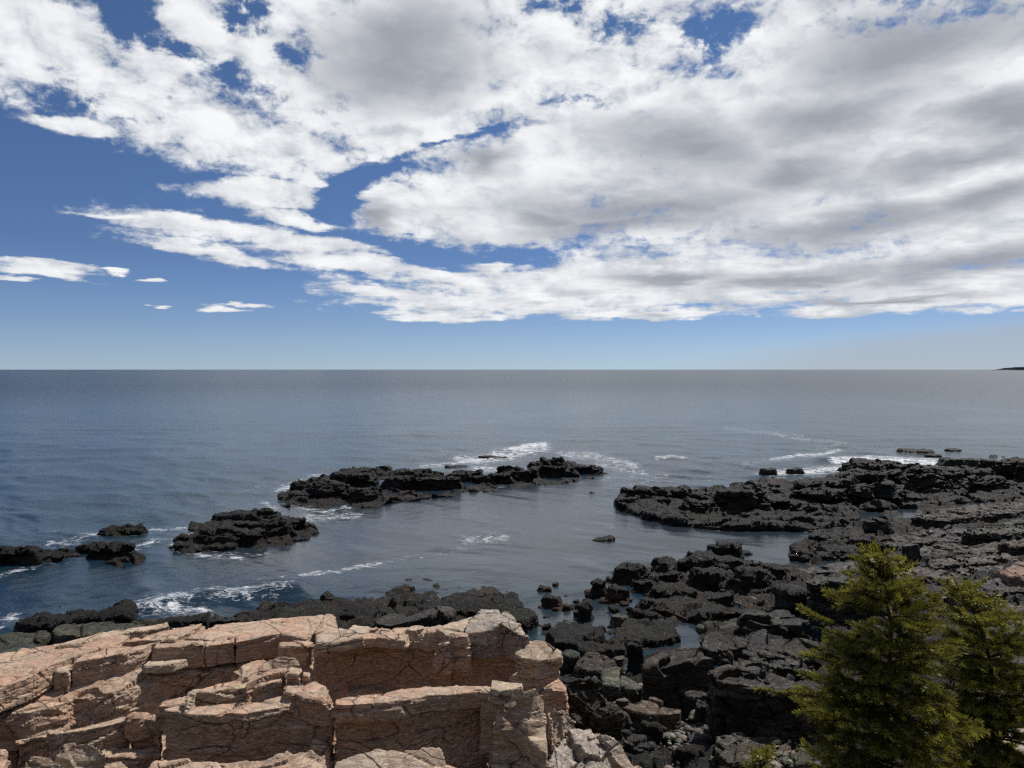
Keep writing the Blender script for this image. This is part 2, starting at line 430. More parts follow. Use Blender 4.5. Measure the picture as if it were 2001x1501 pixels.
def mat_granite(name, a, b, c, pale=.0):
    m = bpy.data.materials.new(name); m.use_nodes = True
    t = NT(m.node_tree)
    pos = t.n('ShaderNodeNewGeometry').outputs['Position']
    big = t.noise(pos, .55, 5, .6, .4)
    mid = t.noise(pos, 2.3, 6, .65, .3)
    fine = t.noise(pos, 34, 3, .6)
    grain = t.noise(pos, 120, 2, .5)
    col = t.mix(t.rng(big, .36, .62), a, b)
    col = t.mix(t.rng(mid, .45, .68), col, c)
    # rusty seams and lichen-dark stains
    st = t.noise(t.mapping(pos, scale=(.6, .6, 2.2)), 1.5, 6, .7, .6)
    col = t.mix(t.rng(st, .56, .72, 0, .55), col, rgba(.26, .13, .075))
    dk = t.noise(t.mapping(pos, scale=(1, 1, .5)), 1.9, 7, .72, .3)
    col = t.mix(t.rng(dk, .56, .72, 0, .45), col, rgba(.085, .068, .055))
    pal = t.noise(pos, 5.5, 5, .7)
    col = t.mix(t.rng(pal, .58, .74, 0, .45), col, rgba(.62, .54, .45))
    col = t.mix(t.rng(fine, .38, .30, 0, .55), col, rgba(.11, .085, .07))
    col = t.mix(t.rng(fine, .60, .72, 0, .4), col, rgba(.66, .56, .47))
    col = t.mix(t.rng(grain, .36, .28, 0, .4), col, rgba(.07, .06, .055))
    # hairline cracks
    wp = t.vmath('ADD', pos, t.vmath('MULTIPLY', t.noise(pos, 2.2, 4, out='Color'), (.13, .13, .13)))
    v1 = t.n('ShaderNodeTexVoronoi', {'Vector': t.mapping(wp, scale=(1, 1, 1.9)), 'Scale': .8}, feature='DISTANCE_TO_EDGE').outputs[0]
    v2 = t.n('ShaderNodeTexVoronoi', {'Vector': t.mapping(wp, rot=(.3, .5, .2), scale=(1, .7, 3.6)), 'Scale': 2.6}, feature='DISTANCE_TO_EDGE').outputs[0]
    gate = t.rng(t.noise(pos, 1.3, 3), .52, .66)
    ck = t.math('MAXIMUM', t.math('MULTIPLY', t.rng(v1, .017, .003), t.rng(t.noise(pos, .9, 3), .44, .56)), t.math('MULTIPLY', t.rng(v2, .018, .004), gate))
    col = t.mix(t.math('MULTIPLY', ck, .85), col, rgba(.028, .020, .016))
    bed = t.noise(t.mapping(pos, rot=(.10, -.06, 0), scale=(1, 1, 5.5)), 2.6, 7, .72, .2)
    rdg = t.math('ABSOLUTE', t.math('SUBTRACT', bed, .5))
    col = t.mix(t.rng(rdg, .018, .003, 0, .38), col, rgba(.05, .038, .03))
    h = t.math('MULTIPLY_ADD', t.noise(pos, 13, 6, .75, .2), .6, t.math('MULTIPLY_ADD', fine, .30, t.math('MULTIPLY', t.rng(rdg, 0, .05), .32)))
    h = t.math('SUBTRACT', h, t.math('MULTIPLY', ck, .6))
    rock_out(t, col, .85, h, .018, .2)
    return m

def mat_dark(name, a, b, green=.3, purple=.3, pale=.35):
    m = bpy.data.materials.new(name); m.use_nodes = True
    t = NT(m.node_tree)
    pos = t.n('ShaderNodeNewGeometry').outputs['Position']
    big = t.noise(pos, .6, 5, .6, .4)
    mid = t.noise(pos, 2.0, 6, .66, .3)
    fine = t.noise(pos, 22, 4, .65)
    col = t.mix(t.rng(big, .38, .62), a, b)
    g = t.noise(pos, .42, 5, .62, .4)
    col = t.mix(t.rng(g, .54, .66, 0, green), col, rgba(.068, .088, .058))
    pu = t.noise(t.mapping(pos, loc=(9, 3, 2)), .5, 5, .62, .4)
    col = t.mix(t.rng(pu, .54, .66, 0, purple), col, rgba(.11, .072, .062))
    pl = t.noise(t.mapping(pos, scale=(1, 1, 2)), 3.2, 7, .74, .5)
    col = t.mix(t.rng(pl, .58, .72, 0, pale), col, rgba(.17, .158, .135))
    col = t.mix(t.rng(fine, .42, .30, 0, .6), col, rgba(.012, .012, .012))
    st = t.noise(t.mapping(pos, scale=(4, 4, .35)), 1.6, 5, .65)
    col = t.mix(t.rng(st, .56, .68, 0, .5), col, rgba(.016, .017, .017))
    wp = t.vmath('ADD', pos, t.vmath('MULTIPLY', t.noise(pos, 2.0, 3, out='Color'), (.4, .4, .4)))
    v1 = t.n('ShaderNodeTexVoronoi', {'Vector': t.mapping(wp, rot=(.1, .2, .3), scale=(1, 1, 2.2)), 'Scale': 1.5}, feature='DISTANCE_TO_EDGE').outputs[0]
    ck = t.rng(v1, .03, .005)
    col = t.mix(t.math('MULTIPLY', ck, .8), col, rgba(.008, .008, .008))
    bed = t.noise(t.mapping(pos, rot=(.12, .1, 0), scale=(1, 1, 5)), 2.2, 7, .72, .5)
    rdg = t.math('ABSOLUTE', t.math('SUBTRACT', bed, .5))
    col = t.mix(t.rng(rdg, .03, .004, 0, .45), col, rgba(.006, .006, .006))
    h = t.math('MULTIPLY_ADD', t.noise(pos, 11, 6, .75, .2), .7, t.math('MULTIPLY_ADD', fine, .3, t.math('MULTIPLY', t.rng(rdg, 0, .06), .5)))
    h = t.math('SUBTRACT', h, t.math('MULTIPLY', ck, .5))
    rv = t.n('ShaderNodeObjectInfo').outputs['Random']
    cr = t.n('ShaderNodeValToRGB', {0: rv}); r = cr.color_ramp
    r.elements[0].color = (.62, .62, .60, 1); r.elements[1].color = (1.5, 1.38, 1.16, 1)
    for ps, c in ((.2, (1.35, 1.08, .88)), (.4, (.80, 1.0, .76)), (.6, (1.45, 1.22, .98)), (.8, (.85, .82, .80))):
        e = r.elements.new(ps); e.color = (*c, 1)
    col = t.mix(1.0, col, cr.outputs[0], 'MULTIPLY')
    rock_out(t, col, t.rng(big, .3, .7, .48, .8), h, .04, .35)
    return m

def mat_weed(name, red=.5, bare=.0):
    m = bpy.data.materials.new(name); m.use_nodes = True
    t = NT(m.node_tree)
    pos = t.n('ShaderNodeNewGeometry').outputs['Position']
    z = t.n('ShaderNodeSeparateXYZ', {0: pos}).outputs[2]
    mid = t.noise(pos, 1.4, 6, .66, .3)
    hang = t.mapping(pos, scale=(1, 1, .42))
    fr = t.noise(hang, 9, 6, .72, .8)
    fr2 = t.noise(hang, 26, 4, .7, .5)
    col = t.mix(t.rng(mid, .35, .65), rgba(.005, .005, .004), rgba(.013, .012, .008))
    ol = t.noise(pos, .55, 5, .68, .4)
    col = t.mix(t.rng(ol, .52, .64, 0, .8), col, rgba(.022, .022, .008))
    ol2 = t.noise(t.mapping(pos, loc=(7, 1, 3)), .7, 5, .68, .4)
    col = t.mix(t.rng(ol2, .54, .66, 0, .8), col, rgba(.034, .019, .011))
    col = t.mix(t.rng(fr, .54, .72, 0, .7), col, rgba(.036, .030, .017))
    col = t.mix(t.rng(fr2, .58, .74, 0, .55), col, rgba(.070, .060, .036))
    zr = t.math('ADD', z, t.math('MULTIPLY', t.math('SUBTRACT', t.noise(pos, .7, 4), .5), .9))
    rr = t.math('MULTIPLY', t.rng(zr, .50, .12), t.rng(t.noise(pos, 1.1, 5, .65), .36, .56))
    rust = t.mix(t.rng(fr, .45, .62), rgba(.030, .014, .009), rgba(.115, .052, .030))
    col = t.mix(t.math('MULTIPLY', rr, red), col, rust)
    if bare > 0:
        bn = t.noise(pos, .8, 5, .65, .3)
        col = t.mix(t.rng(bn, .52, .64, 0, bare), col, rgba(.075, .07, .06))
    h = t.math('MULTIPLY_ADD', mid, .5, t.math('MULTIPLY_ADD', fr2, .35, fr))
    rock_out(t, col, t.rng(fr2, .35, .65, .30, .8), h, .18, .28)
    return m

M_PINK = mat_granite('pink_granite', rgba(0.468, 0.3465, 0.252), rgba(0.468, 0.2925, 0.2025), rgba(0.405, 0.306, 0.225))
M_TAN = mat_granite('tan_granite', rgba(0.477, 0.378, 0.279), rgba(0.477, 0.3465, 0.243), rgba(0.396, 0.3195, 0.243))
M_GREY = mat_granite('pale_granite', rgba(0.4048, 0.3496, 0.2944), rgba(0.4232, 0.3312, 0.253), rgba(0.2576, 0.2346, 0.2162))
M_RED = mat_granite('reddish_granite', rgba(.25, .175, .14), rgba(.27, .16, .12), rgba(.20, .15, .125))
M_DARK = mat_dark('dark_basalt', rgba(0.0255, 0.024, 0.021), rgba(0.06, 0.05475, 0.04575))
M_STRATA = mat_dark('layered_rock', rgba(0.0396, 0.03456, 0.03024), rgba(0.0828, 0.06984, 0.0576), .12, .45, .55)
M_MOSS = mat_dark('green_stained_rock', rgba(0.0368, 0.0416, 0.032), rgba(0.0624, 0.0704, 0.0512), .7, .15, .4)
M_BOULDER = mat_dark('grey_boulder_rock', rgba(0.08, 0.0736, 0.064), rgba(0.124, 0.108, 0.088), .35, .3, .5)
M_WEED = mat_weed('rockweed', .3)
M_WEEDR = mat_weed('red_rockweed', 1.0)
M_WEEDB = mat_weed('sparse_rockweed', .4, .7)

# ------------------------------------------------------------------ rock solids
def ring_area(p):
    x, y = p[:, 0], p[:, 1]
    return .5 * float(np.sum(x * np.roll(y, -1) - np.roll(x, -1) * y))

def prism(top, zb, flare=.05, seed=0, jit=.03, seg=.35):
    """closed solid under a top outline; the foot spreads by flare metres"""
    top = np.array(top, float)
    if ring_area(top) < 0: top = top[::-1]
    rs = np.random.RandomState(seed)
    out = []
    for i in range(len(top)):
        a, b = top[i], top[(i + 1) % len(top)]
        L = np.linalg.norm(b - a)
        k = max(1, int(round(L / seg)))
        for j in range(k):
            q = a + (b - a) * j / k
            w = jit if j else jit * .4
            out.append(q + rs.normal(0, w, 3) * (1, 1, .5))
    top = np.array(out)
    e = np.roll(top, -1, 0) - np.roll(top, 1, 0)
    nrm = np.stack([e[:, 1], -e[:, 0]], 1)
    nrm /= np.linalg.norm(nrm, axis=1, keepdims=True) + 1e-9
    bot = top.copy()
    bot[:, :2] += nrm * flare
    bot[:, 2] = zb if np.isscalar(zb) else zb
    return top, bot

def slab(pts, z, zb, flare=.05, seed=0, jit=.025, seg=.35, gap=.0):
    """top outline traced in photograph pixels on the level z (number, or one per corner)"""
    zs = [z] * len(pts) if np.isscalar(z) else z
    top = arr([P(u, v, k) for (u, v), k in zip(pts, zs)])
    if gap:
        c = top[:, :2].mean(0); d = top[:, :2] - c
        r = np.linalg.norm(d, axis=1, keepdims=True)
        top[:, :2] = c + d * (1 - gap / np.maximum(r, .1))
    return prism(top, zb, flare, seed, jit, seg)

def lump(u, vb, w, h, dr=.6, zb=0.0, seed=0, taper=.72, n=8, tilt=.12, yaw=None, dip=.4):
    """angular mass standing with its front foot at pixel (u, vb) on level zb, w px wide and h px high as seen"""
    rs = np.random.RandomState(seed * 7 + 3)
    x, y, _ = P(u, vb, zb)
    wm = w * y / FPX
    d = max(.15, dr * wm)
    top_v = vb - h
    for _ in range(12):
        zt = CAM_H - (top_v - 722.0) * (y + d * .8) / FPX
        if zt > zb + .18 * min(wm, 1.2) or d < .2: break
        d *= .8
    zt = max(zt, zb + .06)
    yaw = rs.uniform(-.3, .3) if yaw is None else yaw
    a0 = rs.uniform(0, 6.28)
    an = a0 + (np.arange(n) + rs.uniform(-.28, .28, n)) / n * 2 * math.pi
    rr = rs.uniform(.86, 1.12, n)
    sup = 1 / np.maximum(np.abs(np.cos(an)) ** 2.6 + np.abs(np.sin(an)) ** 2.6, 1e-3) ** (1 / 2.6)
    ex, ey = np.cos(an) * rr * sup * wm / 2, np.sin(an) * rr * sup * d / 2
    cx, cy = x, y + d / 2
    c, s = math.cos(yaw), math.sin(yaw)
    tx, ty = rs.normal(0, tilt), rs.normal(0, tilt * .6)
    sx, sy = rs.uniform(-.08, .08) * wm, rs.uniform(0, .12) * d
    bx, by = ex * c - ey * s, ex * s + ey * c
    top = np.stack([cx + bx * taper + sx, cy + by * taper + sy, zt + bx * tx + by * ty], 1)
    bot = np.stack([cx + bx, cy + by, np.full(n, zb - dip)], 1)
    return top, bot

def remeshed(parts, voxel):
    bm = bmesh.new()
    for top, bot in parts:
        n = len(top)
        a = [bm.verts.new(p) for p in top]; b = [bm.verts.new(p) for p in bot]
        bm.faces.new(a); bm.faces.new(b[::-1])
        for i in range(n):
            j = (i + 1) % n
            bm.faces.new((a[i], b[i], b[j], a[j]))
    bmesh.ops.triangulate(bm, faces=[f for f in bm.faces if len(f.verts) > 4])
    bmesh.ops.recalc_face_normals(bm, faces=bm.faces)
    me = bpy.data.meshes.new('tmp'); bm.to_mesh(me); bm.free()
    o = bpy.data.objects.new('tmp', me); COL.objects.link(o)
    md = o.modifiers.new('r', 'REMESH'); md.mode = 'VOXEL'; md.voxel_size = voxel; md.adaptivity = 0
    dg = bpy.context.evaluated_depsgraph_get(); dg.update()
    ev = o.evaluated_get(dg)
    out = bpy.data.meshes.new_from_object(ev)
    bpy.data.objects.remove(o); bpy.data.meshes.remove(me)
    return out

STAT = [0]
def displace(me, kind, seed, k=1.0):
    n = len(me.vertices)
    STAT[0] += n
    co = np.empty(n * 3, np.float32); me.vertices.foreach_get('co', co); p = co.reshape(-1, 3).astype(np.float64)
    nn = np.empty(n * 3, np.float32); me.vertex_normals.foreach_get('vector', nn); nn = nn.reshape(-1, 3)
    side = 1 - np.abs(nn[:, 2])
    w = p + .12 * np.stack([vnoise(p * 1.3, 1), vnoise(p * 1.3, 2), vnoise(p * 1.3, 3)], 1)
    if kind == 'granite':
        d = .03 * fbm(p * .9, 3, 5)
        f, e = facets(w, (1.3, 1.3, .6), .11, .03, 20 + seed % 3)
        d += f * .8
        f2, e2 = facets(w, (.36, .36, .16), .17, .012, 40)
        gate = np.clip(vnoise(p * .8, 9) * 1.6 + .35, 0, 1)
        d += f2 * gate * (.4 + .6 * side)
        f3, e3 = facets(w, (.13, .13, .075), .22, .006, 60)
        d += f3 * np.clip(vnoise(p * 1.1 + 5, 19) * 1.6 + .5, 0.15, 1) * (.35 + .65 * side)
        lay = w[:, 2] * 5.0 + .25 * w[:, 0] + vnoise(p * .7, 7) * .9
        fl = lay - np.floor(lay)
        hsh = _h(np.floor(lay).astype(np.int64), np.floor(w[:, 0] * 1.1).astype(np.int64), np.floor(w[:, 1] * 1.1).astype(np.int64), 77)
        d += side * ((hsh - .5) * .045 - .03 * np.exp(-(fl / .09) ** 2))
        d -= .045 * np.exp(-(e / .035) ** 2) * (vnoise(p * .6, 31) > -.1)
        d += .010 * fbm(p * 7, 3, 80)
    elif kind == 'slab':
        d = .05 * fbm(p * .8, 3, 5)
        f, e = facets(w, (.95, .95, .42), .28, .06, 120 + seed % 3)
        d += f
        f2, e2 = facets(w, (.32, .32, .13), .26, .022, 140)
        d += f2 * np.clip(vnoise(p * .7, 9) * 1.5 + .5, .1, 1)
        f3, e3 = facets(w, (.12, .12, .06), .22, .008, 160)
        d += f3 * .7
        d -= .06 * np.exp(-(e / .05) ** 2)
    elif kind == 'strata':
        lay = w[:, 2] * 5.5 + .10 * w[:, 0] + .2 * w[:, 1] + vnoise(p * .35, 7) * .8
        fl = lay - np.floor(lay)
        L = np.floor(lay).astype(np.int64)
        hsh = _h(L, np.floor(w[:, 0] * .6 + L * .37).astype(np.int64), np.floor(w[:, 1] * .6).astype(np.int64), 78)
        d = .07 * fbm(p * .5, 3, 5)
        f, e = facets(w, (1.3, 1.0, .32), .16, .07, 220)
        d += f + side * ((hsh - .5) * .16 - .07 * np.exp(-(fl / .12) ** 2))
        f2, e2 = facets(w, (.42, .34, .14), .26, .03, 240)
        d += f2
        d -= .08 * np.exp(-(e / .05) ** 2)
        d += .02 * fbm(p * 5, 3, 80)
    elif kind == 'weed':
        d = .13 * fbm(p * .9, 4, 5)
        f, e = facets(w, (.9, .9, .5), .22, .06, 320)
        d += f * .8
        b1 = np.abs(vnoise(p * np.array([3.2, 3.2, 2.0]), 33))
        b2 = np.abs(vnoise(p * np.array([7.5, 7.5, 4.0]), 34))
        d += .09 * (1 - b1) + .06 * (1 - b2) - .08
        d += .03 * vnoise(p * 15, 35) + .15 * vnoise(p * np.array([1.6, 1.6, .8]), 36)
    elif kind == 'reef':
        d = .20 * fbm(p * .5, 4, 5)
        f, e = facets(w, (1.9, 1.6, .7), .24, .12, 420)
        d += f
        f2, e2 = facets(w, (.7, .6, .3), .26, .05, 440)
        d += f2
        b1 = np.abs(vnoise(p * np.array([2.2, 2.2, 1.6]), 33))
        d += .10 * (1 - b1) - .06
        d -= .10 * np.exp(-(e / .06) ** 2)
        d += .05 * vnoise(p * 5, 35)
    p = p + nn * (d * k)[:, None]
    me.vertices.foreach_set('co', np.ascontiguousarray(p, np.float32).ravel())
    me.polygons.foreach_set('use_smooth', np.full(len(me.polygons), kind in ('weed',), bool))
    me.update()

SEED = [0]
def rock(name, label, cat, parts, mat, kind, voxel, group=None, k=1.0):
    SEED[0] += 1
    me = remeshed(parts, voxel)
    displace(me, kind, SEED[0], k)
    me.name = name
    o = link(name, me, mat)
    tag(o, label, cat, group)
    return o
# ------------------------------------------------------------------ ground under and between the rocks
CTRL = [(0, 900, -2), (300, 950, -2), (600, 1100, -1.6), (800, 1050, -1.6), (1000, 1000, -1.6), (1100, 1090, -1), (1300, 1060, -1), (1480, 1070, -.6), (1560, 1060, -.45), (1520, 1085, -.3),
        (0, 1100, -1.6), (300, 1120, -1.5), (0, 1215, -.5), (100, 1215, .0), (300, 1195, -.6), (400, 1205, .0), (600, 1190, .3), (800, 1180, .3), (960, 1170, .1), (1045, 1195, -.25), (1090, 1215, -.25), (1180, 1215, -.3), (1150, 1180, -.3), (1120, 1150, -.5), (1000, 1130, -.8), (700, 1150, -.8),
        (200, 1300, 1.8), (600, 1300, 1.8), (900, 1300, 1.6), (300, 1480, 1.8), (700, 1480, 1.8), (1000, 1450, 1.2), (1100, 1480, .8), (0, 1300, 1.2),
        (1130, 1260, .05), (1250, 1262, .05), (1150, 1350, .45), (1200, 1440, .7), (1300, 1480, .55), (1330, 1430, .4), (1450, 1480, .75), (1550, 1480, 1.0), (1340, 1330, .4), (1340, 1255, -.25), (1362, 1232, -.25), (1300, 1215, .0), (1440, 1185, .12), (1500, 1250, .5), (1600, 1350, .8),
        (1250, 1140, .1), (1400, 1110, .3), (1500, 1130, .4), (1600, 1110, .3), (1595, 1065, .1), (1700, 1150, .9), (1700, 1075, .4), (1850, 1150, 1.5), (1850, 1085, .9), (2000, 1130, 1.9), (2000, 1060, 1.2), (1800, 1035, .4), (1900, 1020, .5), (2000, 1000, .5), (1700, 1012, -.25), (1770, 1000, -.3), (1910, 980, -.3), (1960, 972, -.25), (2100, 1000, .9), (2000, 1250, 2.3), (2000, 1400, 2.8), (1800, 1300, 1.6), (2150, 1200, 2.8), (2300, 1100, 2.8),
        (1300, 990, .1), (1400, 1000, .2), (1500, 1000, .2), (1600, 1010, .1), (1500, 960, .3), (1700, 960, .4), (1800, 950, .2), (1700, 920, .15), (1850, 925, .15), (1950, 940, .4), (1950, 912, .15), (2100, 930, .4), (2300, 930, 1.0), (1240, 960, -.3), (1215, 985, -.5), (1330, 1040, -.6), (1500, 1045, -.4), (1400, 925, -.9), (1550, 905, -1), (1700, 880, -1), (1850, 868, -1), (2000, 885, -1), (1500, 850, -2), (1000, 850, -2), (2300, 860, -2),
        (1600, 1035, .25), (1645, 1045, .3), (1640, 1010, .25), (1700, 1035, .35), (1740, 1022, .3), (1800, 1020, .4), (1850, 990, .35), (1820, 975, .25), (1950, 992, .4), (2000, 985, .4), (1620, 985, .25), (1740, 985, .2), (1570, 1080, .2), (1380, 1255, .15), (1400, 1225, .2), (1310, 1270, .15), (1200, 1262, .1)]
def xy_to_base(x, y):
    """key of a ground point in which nearer ground counts finer"""
    v = 722.0 + CAM_H * FPX / np.maximum(y, 1.0)
    return CU + FPX * x / np.maximum(y, 1.0), v
_cp = arr([P(*c) for c in CTRL])
_cu, _cv = xy_to_base(_cp[:, 0], _cp[:, 1])
def ground_z(x, y):
    u, v = xy_to_base(np.asarray(x, float), np.asarray(y, float))
    num = 0; den = 0
    for a, b, c in zip(_cu, _cv, _cp[:, 2]):
        d2 = (u - a) ** 2 + ((v - b) * 1.7) ** 2
        w = 1.0 / (d2 + 260.0) ** 1.8
        num = num + w * c; den = den + w
    return num / den
def gz(u, v):
    """ground level seen at a pixel"""
    z = 0.3
    for _ in range(8):
        x, y, _z = P(u, v, z)
        z = float(ground_z(np.array([x]), np.array([y]))[0])
    return z

def mat_ground():
    m = bpy.data.materials.new('shore_rock'); m.use_nodes = True
    t = NT(m.node_tree)
    pos = t.n('ShaderNodeNewGeometry').outputs['Position']
    z = t.n('ShaderNodeSeparateXYZ', {0: pos}).outputs[2]
    big = t.noise(pos, .35, 5, .6, .3); mid = t.noise(pos, 2.4, 6, .68, .3); fine = t.noise(pos, 14, 5, .7, .4)
    col = t.mix(t.rng(big, .4, .6), rgba(.020, .019, .017), rgba(.044, .038, .031))
    col = t.mix(t.rng(mid, .55, .70, 0, .5), col, rgba(.10, .088, .072))
    col = t.mix(t.rng(fine, .45, .32, 0, .7), col, rgba(.012, .011, .010))
    wp = t.vmath('ADD', pos, t.vmath('MULTIPLY', t.noise(pos, 1.2, 3, out='Color'), (.7, .7, .7)))
    v1 = t.n('ShaderNodeTexVoronoi', {'Vector': t.mapping(wp, rot=(0, 0, .35), scale=(.55, 1.3, 2.5)), 'Scale': 1.3}, feature='DISTANCE_TO_EDGE').outputs[0]
    ck = t.rng(v1, .06, .012)
    bed = t.noise(t.mapping(pos, rot=(.05, .08, 0), scale=(.5, .9, 6)), 1.6, 7, .72, .3)
    rdg = t.math('ABSOLUTE', t.math('SUBTRACT', bed, .5))
    ck = t.math('MAXIMUM', ck, t.rng(rdg, .045, .008))
    col = t.mix(t.math('MULTIPLY', ck, .85), col, rgba(.006, .006, .005))
    hi = t.rng(t.math('ADD', z, t.math('MULTIPLY', t.math('SUBTRACT', t.noise(pos, .25, 4), .5), 1.6)), .25, 1.1)
    wet = t.mix(t.rng(fine, .45, .65), rgba(.010, .009, .0065), rgba(.045, .034, .018))
    rust = t.mix(t.rng(fine, .45, .62), rgba(.030, .014, .009), rgba(.13, .064, .038))
    wet = t.mix(t.math('MULTIPLY', t.rng(z, .3, .05), t.rng(mid, .4, .58)), wet, rust)
    col = t.mix(hi, wet, col)
    h = t.math('SUBTRACT', t.math('MULTIPLY_ADD', mid, .6, fine), t.math('MULTIPLY', ck, .8))
    rock_out(t, col, t.rng(fine, .3, .7, .5, .85), h, .08, .25)
    return m
M_GROUND = mat_ground()
def mat_bank():
    m = bpy.data.materials.new('bank_turf'); m.use_nodes = True
    t = NT(m.node_tree)
    pos = t.n('ShaderNodeNewGeometry').outputs['Position']
    z = t.n('ShaderNodeSeparateXYZ', {0: pos}).outputs[2]
    a = t.noise(pos, .5, 6, .65); b = t.noise(pos, 5, 5, .7)
    rock = t.mix(t.rng(a, .4, .6), rgba(.10, .085, .07), rgba(.05, .046, .04))
    turf = t.mix(t.rng(b, .35, .65), rgba(.020, .026, .010), rgba(.060, .055, .025))
    rock_out(t, t.mix(t.rng(t.math('MULTIPLY_ADD', a, 3.0, z), 8.6, 9.8), rock, turf), .9, b, .08, .2)
    return m
def build_ground():
    vs = np.concatenate([np.arange(866, 1000, 2.0), np.arange(1000, 1520, 2.5), np.geomspace(1520, 2300, 60)])
    us = np.concatenate([np.linspace(-900, -60, 60, endpoint=False), np.linspace(-60, 1000, 220, endpoint=False), np.arange(1000, 2080, 2.5), np.linspace(2080, 3000, 80)])
    U, V = np.meshgrid(us, vs)
    Y = CAM_H * FPX / (V - 722.0); X = (U - CU) / FPX * Y
    x, y = X.ravel(), Y.ravel()
    z = ground_z(x, y)
    p = np.stack([x, y, z], 1)
    w = p + .25 * np.stack([vnoise(p * .9, 1), vnoise(p * .9, 2), 0 * x], 1)
    near = np.clip(28 / np.maximum(y, 5), .35, 1)
    w[:, 2] = .1; f, e = facets(w, (1.6, 1.1, .3), .16, .16, 520); f2, e2 = facets(w, (.62, .48, .2), .26, .06, 540); f3, e3 = facets(w, (.24, .2, .1), .22, .02, 560)
    land = np.clip((z + .45) / .5, .15, 1)
    z = z + land * (.16 * fbm(p * .45, 3, 9) + f)
    st = np.where((p[:, 0] > 9) & (p[:, 1] > 22), .30, .17); tz = (z + .05 * p[:, 0] + .12 * vnoise(p * .25, 15)) / st; fl = np.floor(tz); fr = tz - fl
    z = z + np.where(z > .1, ((fl + np.clip((fr - .72) / .28, 0, 1) + .12 * fr) - tz) * st, 0)
    z = z + land * (f2 * .8 + f3 * near * .8 - .10 * np.exp(-(e / .05) ** 2)) + .008 * vnoise(p * 9, 3)
    R, C = X.shape; idx = np.arange(x.size).reshape(R, C)
    fc = np.stack([idx[:-1, :-1], idx[:-1, 1:], idx[1:, 1:], idx[1:, :-1]], -1).reshape(-1, 4)[:, ::-1]
    me = mesh_np('ground', np.stack([x, y, z], 1), fc, False)
    tag(link('ground', me, M_GROUND), kind='structure')
    # the bank the camera stands on, out of frame below
    gx, gy = np.meshgrid(np.linspace(-70, 70, 280), np.linspace(-70, 11, 190))
    x, y = gx.ravel(), gy.ravel()
    z = np.interp(y, [-70, -30, -12, -4, 1.6, 3.2, 5, 7.5, 9.5, 11], [44, 27, 13, 9.2, 8.35, 7.7, 5.9, 3.6, 1.6, .6])  # rises into an unseen hill added behind to darken the rock fronts
    z = z + np.clip((np.abs(x) - 14) / 30, 0, 1) * np.clip((8 - y) / 10, 0, 1) * 1.0
    p = np.stack([x, y, z], 1)
    p2 = p * (1, 1, 0) + .1; f, e = facets(p2, (1.2, .9, .3), .22, .12, 620)
    z = z + f + .1 * fbm(p * .8, 4, 3)
    R, C = gx.shape; idx = np.arange(x.size).reshape(R, C)
    fc = np.stack([idx[:-1, :-1], idx[:-1, 1:], idx[1:, 1:], idx[1:, :-1]], -1).reshape(-1, 4)
    tag(link('terrain', mesh_np('terrain', np.stack([x, y, z], 1), fc), mat_bank()), kind='structure')
build_ground()
# ------------------------------------------------------------------ the pink granite ledge in front
GP = 'blocks of the pink granite ledge'
def pink(label, pts, z, zb, mat=None, flare=.04, vox=.032, k=1.0, name='granite_block', cat='rock block', kind='granite', extra=(), gap=.012, jit=.022, group=GP):
    parts = [slab(pts, z, zb, flare, SEED[0] + 100, jit, .3, gap)] + list(extra)
    return rock(name, label, cat, parts, mat or M_PINK, kind, vox, group, k)

pink('long sunlit pink slab at the left edge of the ledge, under the dark shore rocks', [(-70, 1372), (0, 1344), (56, 1324), (103, 1299), (120, 1291), (231, 1256), (259, 1239), (200, 1240), (100, 1261), (0, 1275), (-70, 1290)], [3.6, 3.6, 3.6, 3.6, 3.6, 3.55, 3.5, 3.35, 3.3, 3.3, 3.3], 3.1, k=.7)
pink('small cube of granite wedged in a crack between two sunlit slabs', [(104, 1314), (135, 1315), (137, 1297), (112, 1295)], 3.45, 3.0, M_TAN, k=.5)
pink('long granite block with a smooth brown front face, right of the small wedged cube', [(139, 1295), (249, 1277), (282, 1266), (300, 1256), (297, 1249), (232, 1257), (160, 1281)], 3.6, 3.02, k=.55)
pink('narrow ribbed granite strip along the back of the ledge', [(235, 1255), (300, 1249), (340, 1251), (372, 1238), (396, 1216), (330, 1226), (262, 1241)], [3.68, 3.68, 3.68, 3.68, 3.6, 3.6, 3.6], 3.2, k=.9)
pink('thin outermost sliver of pink granite against the black shore rocks', [(108, 1262), (150, 1258), (230, 1240), (333, 1223), (329, 1215), (200, 1234)], 3.42, 3.0, M_TAN, k=.6)
pink('low granite block behind the loose flat stone', [(299, 1266), (398, 1262), (398, 1252), (350, 1250), (302, 1256)], 3.6, 3.08, k=.5)
pink('short granite block at the middle of the row of dark front faces', [(399, 1262), (458, 1254), (460, 1245), (398, 1252)], 3.6, 3.08, k=.5)
pink('broad sunlit granite slab sloping back to the seaweed, joint at its right', [(459, 1254), (546, 1238), (598, 1250), (615, 1237), (638, 1208), (631, 1201), (514, 1212), (420, 1220), (357, 1247), (400, 1251), (462, 1245)], [3.6, 3.62, 3.5, 3.52, 3.55, 3.55, 3.5, 3.5, 3.6, 3.6, 3.6], 3.08, k=.6)
pink('rounded orange granite knob at the end of the broad sunlit slab', [(616, 1238), (650, 1233), (662, 1224), (655, 1206), (640, 1199), (632, 1206), (620, 1224)], [3.6, 3.62, 3.6, 3.7, 3.75, 3.72, 3.68], 3.2, k=.7, name='granite_boulder', cat='boulder')
pink('squat granite block beside the mossy vertical cleft', [(545, 1264), (600, 1264), (612, 1257), (575, 1255), (548, 1257)], 3.66, 3.25, k=.6)
